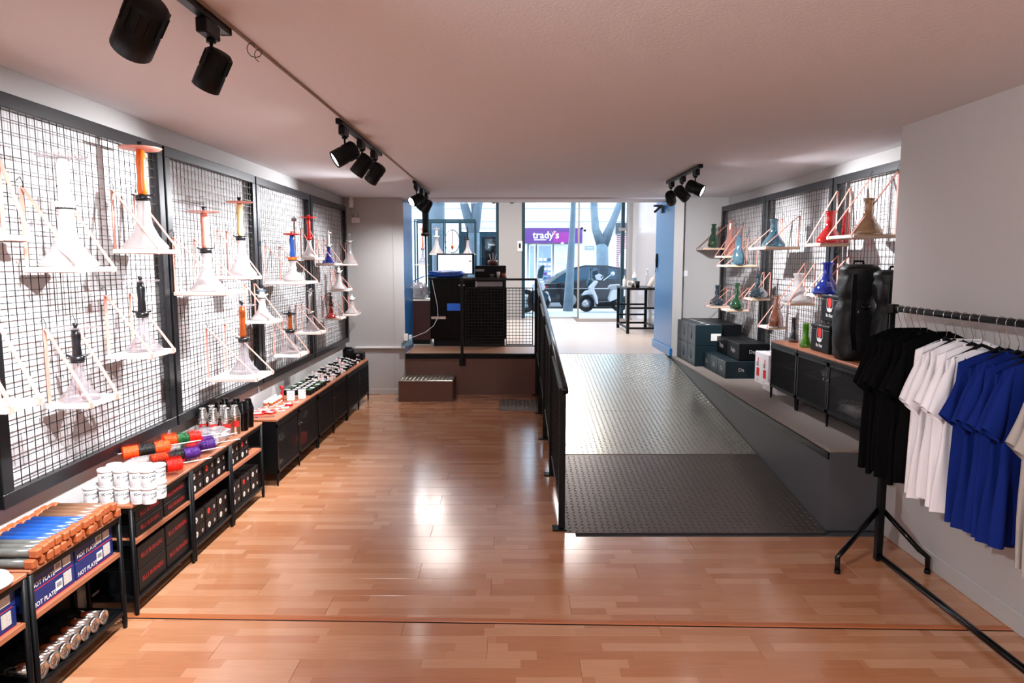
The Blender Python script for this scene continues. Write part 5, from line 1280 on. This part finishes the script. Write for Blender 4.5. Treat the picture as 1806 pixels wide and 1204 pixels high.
for i, (x, yy) in enumerate(((-1.2, 11.0), (1.0, 10.8), (1.0, 12.8), (-1.72, 13.4))):
    t = thing('front_downlight', 'round flat lamp on the front room ceiling, %s' % ('above the counter', 'above the ramp top', 'above the walkway', 'above the window display')[i], 'lamp', (x, yy, FC))
    MB().lathe([(.4, 0), (.4, -.01), (.37, -.014), (.0001, -.01)], n=28).build('diffuser', M['lensoff'], t, smooth='auto')
    ld = bpy.data.lights.new('downlight', 'AREA'); ld.shape = 'DISK'; ld.size = .8; ld.energy = FRONT_W; ld.color = (1, .93, .88)
    lo = bpy.data.objects.new('downlight_lamp', ld); COL.objects.link(lo); lo.parent = t; lo.location = (0, 0, -.03)

# ================================================================== STREET
M['asphalt'] = mat('asphalt', '5c6066', .85, noise=.3, nscale=40)
M['paving'] = mat('pale_paving', 'c2c2c8', .8, noise=.15, nscale=10)
M['facade'] = mat('pale_facade', 'dcd8dc', .8, noise=.05, nscale=2)
M['purple'] = mat('purple_sign', '6a3a86', .5, noise=.25, nscale=.8)
M['magenta'] = mat('magenta_sign', 'a03490', .5)
M['bark'] = mat('plane_tree_bark', '7c8c98', .85, noise=.9, nscale=5, bump=.5)
M['brickpink'] = mat('pinkish_shutter', 'b48288', .7)
M['carpaint'] = mat('dark_navy_car_paint', '0c1420', .2, coat=1)
M['carglass'] = glass('tinted_car_glass', '7c98a8', .15)
M['rubber'] = mat('tyre_rubber', '0c0c0e', .8)
struct(MB().box(-14, 20, YW + .2, 18.0, .2, .5).build('ground_pavement', M['paving']))
struct(MB().box(-14, 20, 17.9, 18.05, .2, .505, .01).build('trim_kerb', M['greypillar']))
struct(MB().box(-14, 20, 18.0, 27.0, 0, .30).build('ground_road', M['asphalt']))
struct(MB().box(-14, 20, 27.0, 30.0, .2, .42).build('ground_far_pavement', M['paving']))
struct(MB().box(-14, 20, YW + .12, YW + .5, 3.3, 11).build('wall_own_facade', M['facade']))
struct(MB().box(-14, -2.45, YW, YW + .3, .2, 3.3).build('wall_street_left', M['facade']))
struct(MB().box(2.57, 20, YW, YW + .3, .2, 3.3).build('wall_street_right', M['facade']))
b = thing('facade_building', 'pale building across the street with purple sign and shop windows', 'building', (3, 30, .42))
MB().box(-12, 18, 30, 32, 3.14, 6.4, 0).build('upper_wall', M['facade'], b, world=True)
for k in range(5): MB().box(-12, 18, 29.985, 30, 3.4 + k * .55, 3.42 + k * .55).build('facade_course', M['greypillar'], b, world=True)
for (a, c_) in ((-12, -3.8), (-2.6, -2.2), (.25, .65), (2.55, 4.45)): MB().box(a, c_, 29.96, 32, .42, 3.14).build('wall_pier', M['facade'], b, world=True)
MB().box(-2.2, .25, 30.4, 30.5, .42, 3.0).build('dark_shopfront', mat('dark_teal_shopfront', '0e3a48', .25), b, world=True)
for k in range(3): MB().box(-2.1 + k * .8, -1.4 + k * .8, 30.37, 30.4, .9, 2.8, .01).build('pane', M['carglass'], b, world=True)
MB().box(.65, 2.55, 30.6, 30.7, .42, 3.14).build('shop_interior', M['white'], b, world=True)
for k, (a, c_) in enumerate(((.72, 1.0), (1.08, 1.72), (1.8, 2.5))):
    f = MB().box(a, c_, 30.05, 30.1, .42, 2.46, 0).build('shop_window', M['white'], b, world=True)
    MB().box(a + .05, c_ - .05, 30.04, 30.05, .9, 2.38).build('pane', [M['pane'], mat('shop_display_blue', '98a8c4', .6, noise=.6, nscale=3), mat('shop_display_pale', 'd8d4d0', .6, noise=.7, nscale=4)][k], f).location = -Vector(b.location)
for j in range(5):
    for i_ in range(3): MB().box(1.16 + i_ * .18, 1.30 + i_ * .18, 29.99, 30.03, .95 + j * .2, 1.06 + j * .2, .005).build('shelf_goods', M[['mixed', 'gl_lblue', 'purple', 'mixed', 'white'][(j + i_) % 5]], b, world=True)
sg = thing('shop_sign', 'purple shop sign reading tradys with a pink bird accent', 'sign', (1.9, 29.9, 2.8))
MB().box(.25, 2.52, 29.9, 29.97, 2.50, 3.13, .01).build('sign_board', M['purple'], sg, world=True)
MB().box(2.62, 2.98, 29.9, 29.97, 2.50, 3.13, .01).build('sign_board', M['purple'], sg, world=True)
MB().box(1.75, 2.50, 29.896, 29.9, 2.52, 2.95).build('magenta_panel', M['magenta'], sg, world=True)
text_mb("trady's", .42, face_ny((1.44, 29.893, 2.83)), .004).build('lettering', M['white'], sg, world=True)
MB().box(.93, 1.45, 29.89, 29.896, 2.62, 2.66).build('underline', M['white'], sg, world=True)
MB().prism([(1.66, 3.03), (1.74, 2.92), (1.80, 2.98), (1.90, 3.02), (1.80, 2.90), (1.75, 2.84)], 1, 29.885, 29.893).build('bird_accent', mat('pink_accent', 'f2a0a0', .5), sg, world=True)
sh = thing('roller_shutter', 'pinkish closed roller shutter with white graffiti across the street', 'shutter', (5, 30, .42))
for k in range(22): MB().box(4.45, 5.6, 30.02, 30.06, .9 + k * .09, .984 + k * .09, .008).build('slat', M['brickpink'], sh, world=True)
MB().box(4.4, 5.7, 29.9, 30.02, 2.88, 3.35, .01).build('fascia', M['darkpaint'], sh, world=True)
text_mb('GLYN', .2, face_ny((4.95, 29.89, 3.0)), .003).build('lettering', M['white'], sh, world=True)
o = crumple(4.98, 0, 1.75, .38, .01, .45, 41); o.v = [(x, 30.0 + y * .5, z) for x, y, z in o.v]; o.build('graffiti', M['white'], sh, world=True)
MB().box(5.6, 18, 29.96, 32, .42, 3.14).build('wall_pier', M['facade'], b, world=True)
t = thing('street_plaque', 'small pale blue street plaque on the far wall', 'sign', (3.3, 29.95, 2.3)); MB().box(-.2, .2, 0, .02, -.085, .085, .004).build('plate', mat('pale_blue_plaque', '8fa4c4', .4), t); MB().box(-.14, .14, -.003, 0, -.015, .015).build('lettering', M['white'], t)
def tree(name_pts, lb, x, yy, R):
    t = thing('street_tree', lb, 'tree', (x, yy, .5))
    for i, (pts, rs, nm_) in enumerate(name_pts): MB().tube(pts, rs, 14).build(nm_, M['bark'], t, smooth=True)
    return t
tree([([(.0, 0, 0), (.03, 0, .6), (.06, 0, 1.3), (.10, 0, 2.2), (.13, 0, 3.4), (.15, 0, 5.5)], [.125, .11, .09, .065, .055, .05], 'trunk'), ([(.15, 0, 5.4), (.7, .2, 7)], [.05, .03], 'branch')], 'tapering street tree trunk just left of the glass door post', 1.38, 17.2, .2)
tree([([(0, 0, 0), (-.02, 0, 1.0), (-.05, 0, 2.0)], [.24, .2, .2], 'trunk'), ([(-.05, 0, 1.95), (-.28, 0, 2.5), (-.34, 0, 3.2), (-.36, 0, 4.2), (-.4, 0, 6)], [.19, .13, .12, .1, .08], 'branch'), ([(-.03, 0, 1.95), (.28, 0, 2.7), (.62, 0, 3.6), (1.2, .2, 6)], [.19, .12, .10, .06], 'branch')], 'forked plane tree behind the dark car', 3.06, 23.5, .2).location.z = .30
tree([([(0, 0, 0), (0, 0, 1.0), (.0, 0, 1.9)], [.16, .14, .15], 'trunk'), ([(.0, 0, 1.85), (-.2, 0, 2.5), (-.34, 0, 3.2), (-.7, 0, 5)], [.14, .1, .09, .06], 'branch'), ([(.0, 0, 1.85), (.10, 0, 2.5), (.22, 0, 3.2), (.5, 0, 5)], [.14, .11, .1, .06], 'branch'), ([(.05, 0, 2.2), (.0, 0, 2.8), (-.05, 0, 4)], [.08, .07, .05], 'branch')], 'forked plane tree seen through the left window', -.93, 17.0, .2)
tree([([(0, 0, 0), (0, 0, 1.5), (.02, 0, 3.0), (.05, 0, 5.5)], [.21, .2, .2, .18], 'trunk'), ([(.05, 0, 5.2), (-.5, 0, 7)], [.1, .05], 'branch')], 'thick bluish tree trunk seen through the left window', -1.86, 17.3, .2)
# car
car = thing('parked_car', 'dark navy parked car seen side on through the glass door', 'car', (3.1, 20.5, .30))
gx0 = .85; gp = [(0, .35), (.02, .62), (.12, .78), (.95, .84), (1.3, .90), (2.9, .90), (3.9, .86), (4.3, .74), (4.38, .4), (4.3, .22), (.1, .22)]
MB().prism([(gx0 + x, .30 + z) for x, z in gp], 1, 20.5, 22.2).build('car_body', M['carpaint'], car, world=True, bevel=.03)
rp_ = [(.14, .80), (.78, 1.16), (1.3, 1.27), (1.95, 1.26), (2.8, 1.1), (3.4, .86)]
MB().prism([(gx0 + x, .30 + z) for x, z in rp_], 1, 20.65, 22.05).build('cabin_glass', M['carglass'], car, world=True)
MB().prism([(gx0 + x, .30 + z) for x, z in [(.75, 1.13), (1.3, 1.26), (1.95, 1.25), (2.75, 1.1), (2.7, 1.16), (1.95, 1.30), (1.3, 1.31), (.75, 1.19)]], 1, 20.62, 22.08).build('roof', M['carpaint'], car, world=True)
MB().prism([(gx0 + x, .30 + z) for x, z in [(.12, .80), (.75, 1.19), (.88, 1.21), (.28, .80)]], 1, 20.61, 20.66).build('silver_pillar', M['steel'], car, world=True)
MB().box(gx0 + 1.45, gx0 + 1.53, 20.62, 20.66, 1.14, 1.55).build('door_pillar', M['carpaint'], car, world=True)
MB().box(gx0 + .1, gx0 + 4.2, 20.485, 20.5, .92, .94).build('chrome_strip', M['chrome'], car, world=True)
MB().box(gx0 - .02, gx0 + .06, 20.6, 20.85, .98, 1.1, .01).build('tail_light', M['redplastic'], car, world=True)
MB().box(gx0 + .02, gx0 + .2, 20.47, 20.5, .95, 1.0, .004).build('tail_light', M['redplastic'], car, world=True)
MB().box(gx0 - .02, gx0 + .0, 21.0, 21.6, .7, .82, .004).build('number_plate', M['white'], car, world=True)
for x in (.85, 3.5):
    wv = MB(); wv.tube([(gx0 + x, 20.46, .60), (gx0 + x, 20.68, .60)], .30, 22); wh = wv.build('wheel', M['rubber'], car, world=True, smooth='auto')
    g = MB().tube([(gx0 + x, 20.452, .60), (gx0 + x, 20.47, .60)], .19, 16).build('wheel_rim', M['steel'], wh); g.location = -Vector(car.location)
# scooter
sc_ = thing('motor_scooter', 'white motor scooter parked on the pavement outside the glass door', 'scooter', (2.2, 16.9, .50))
M['scooterwhite'] = mat('white_scooter_paint', 'dcdce4', .3, coat=.5)
def W_(px, py): return atY(px, py, 16.9)
def poly_part(pts, w_, nm_, m, bev=.02):
    P_ = [W_(*p) for p in pts]; return MB().prism([(p.x, p.z) for p in P_], 1, 16.9 - w_, 16.9 + w_).build(nm_, M[m], sc_, world=True, bevel=bev)
for (cx_, nm_) in ((1034, 0), (1092, 1)):
    c0 = W_(cx_, 536); c0.z = .50 + .20
    rr = .195; MB().tube([(c0.x + rr * .8 * cos(a), 16.9, c0.z + rr * .8 * sin(a)) for a in [k * pi / 14 for k in range(29)]], rr * .22, 10, False).build('tyre', M['rubber'], sc_, world=True, smooth=True)
    MB().tube([(c0.x, 16.86, c0.z), (c0.x, 16.94, c0.z)], rr * .5, 14).build('wheel_rim', M['steel'], sc_, world=True, smooth='auto')
poly_part([(1025, 521), (1031, 513), (1041, 511), (1046, 519), (1036, 519)], .06, 'front_fender', 'scooterwhite')
poly_part([(1038, 507), (1050, 494), (1054, 496), (1046, 508), (1052, 522), (1054, 535), (1051, 536), (1045, 519), (1040, 514)], .17, 'leg_shield', 'scooterwhite')
poly_part([(1050, 535), (1052, 532), (1085, 531), (1090, 536), (1080, 540), (1052, 540)], .13, 'floorboard', 'blk2')
poly_part([(1044, 478), (1054, 474), (1056, 484), (1050, 494), (1046, 490)], .06, 'steering_column', 'tealframe')
poly_part([(1048, 486), (1056, 482), (1064, 487), (1060, 494), (1051, 493)], .10, 'headset', 'scooterwhite')
poly_part([(1072, 507), (1076, 502), (1094, 501), (1100, 506), (1090, 511), (1076, 511)], .13, 'seat', 'greypillar')
poly_part([(1078, 511), (1100, 508), (1106, 520), (1092, 524), (1074, 532), (1073, 526)], .14, 'rear_body', 'scooterwhite')
a_ = W_(1058, 490); MB().tube([(a_.x, 16.62, a_.z + .02), (a_.x + .05, 16.75, a_.z + .05), (a_.x + .05, 17.05, a_.z + .05), (a_.x, 17.2, a_.z + .02)], .015, 8).build('handlebar', M['blk'], sc_, world=True, smooth=True)
a_ = W_(1078, 482); c_ = W_(1062, 494); MB().tube([(c_.x, 16.7, c_.z), (a_.x, 16.65, a_.z)], .01, 8).build('mirror_arm', M['white'], sc_, world=True); MB().lathe([(.0001, -.02), (.05, 0), (.0001, .02)], n=14).xf(Matrix.Translation((a_.x, 16.64, a_.z)) @ Matrix.Rotation(pi / 2, 4, 'X')).build('mirror', M['white'], sc_, world=True, smooth=True)
t = thing('street_bollard', 'slim dark blue post standing behind the scooter handlebar', 'post', (1.96, 17.5, .5)); MB().tube([(0, 0, 0), (0, 0, 1.02)], .028, 12).build('post', M['tealframe'], t, smooth='auto'); MB().lathe([(.03, 1.02), (.034, 1.03), (.03, 1.06), (.0001, 1.065)], n=14).build('cap', M['tealframe'], t, smooth='auto'); MB().lathe([(.04, .52), (.09, .6), (.1, .68), (.07, .76), (.03, .8)], n=16).build('round_helmet_lock', M['tealframe'], t, smooth=True)
# motorcycle rear at left
mc = thing('motorcycle', 'dark motorcycle with white fairing outside, behind the railing top', 'motorcycle', (.6, 16.6, .5))
def U_(px, py): return atY(px, py, 16.6)
def mpoly(pts, w_, nm_, m):
    P_ = [U_(*p) for p in pts]; return MB().prism([(p.x, p.z) for p in P_], 1, 16.6 - w_, 16.6 + w_).build(nm_, M[m], mc, world=True, bevel=.02)
mpoly([(936, 503), (944, 497), (956, 497), (962, 506), (958, 512), (942, 510)], .14, 'fairing', 'scooterwhite')
mpoly([(961, 514), (966, 514), (972, 530), (969, 532)], .08, 'side_fairing', 'scooterwhite')
mpoly([(938, 512), (958, 513), (968, 520), (962, 534), (940, 534)], .13, 'engine', 'tealframe')
mpoly([(947, 491), (949, 476), (954, 468), (960, 467), (959, 478), (956, 491)], .16, 'top_case', 'tealframe')
for px in (926, 950):
    c0 = U_(px, 530); c0.z = .50 + .28
    MB().tube([(c0.x + .22 * cos(a), 16.6, c0.z + .22 * sin(a)) for a in [k * pi / 14 for k in range(29)]], .06, 10, False).build('tyre', M['rubber'], mc, world=True, smooth=True)
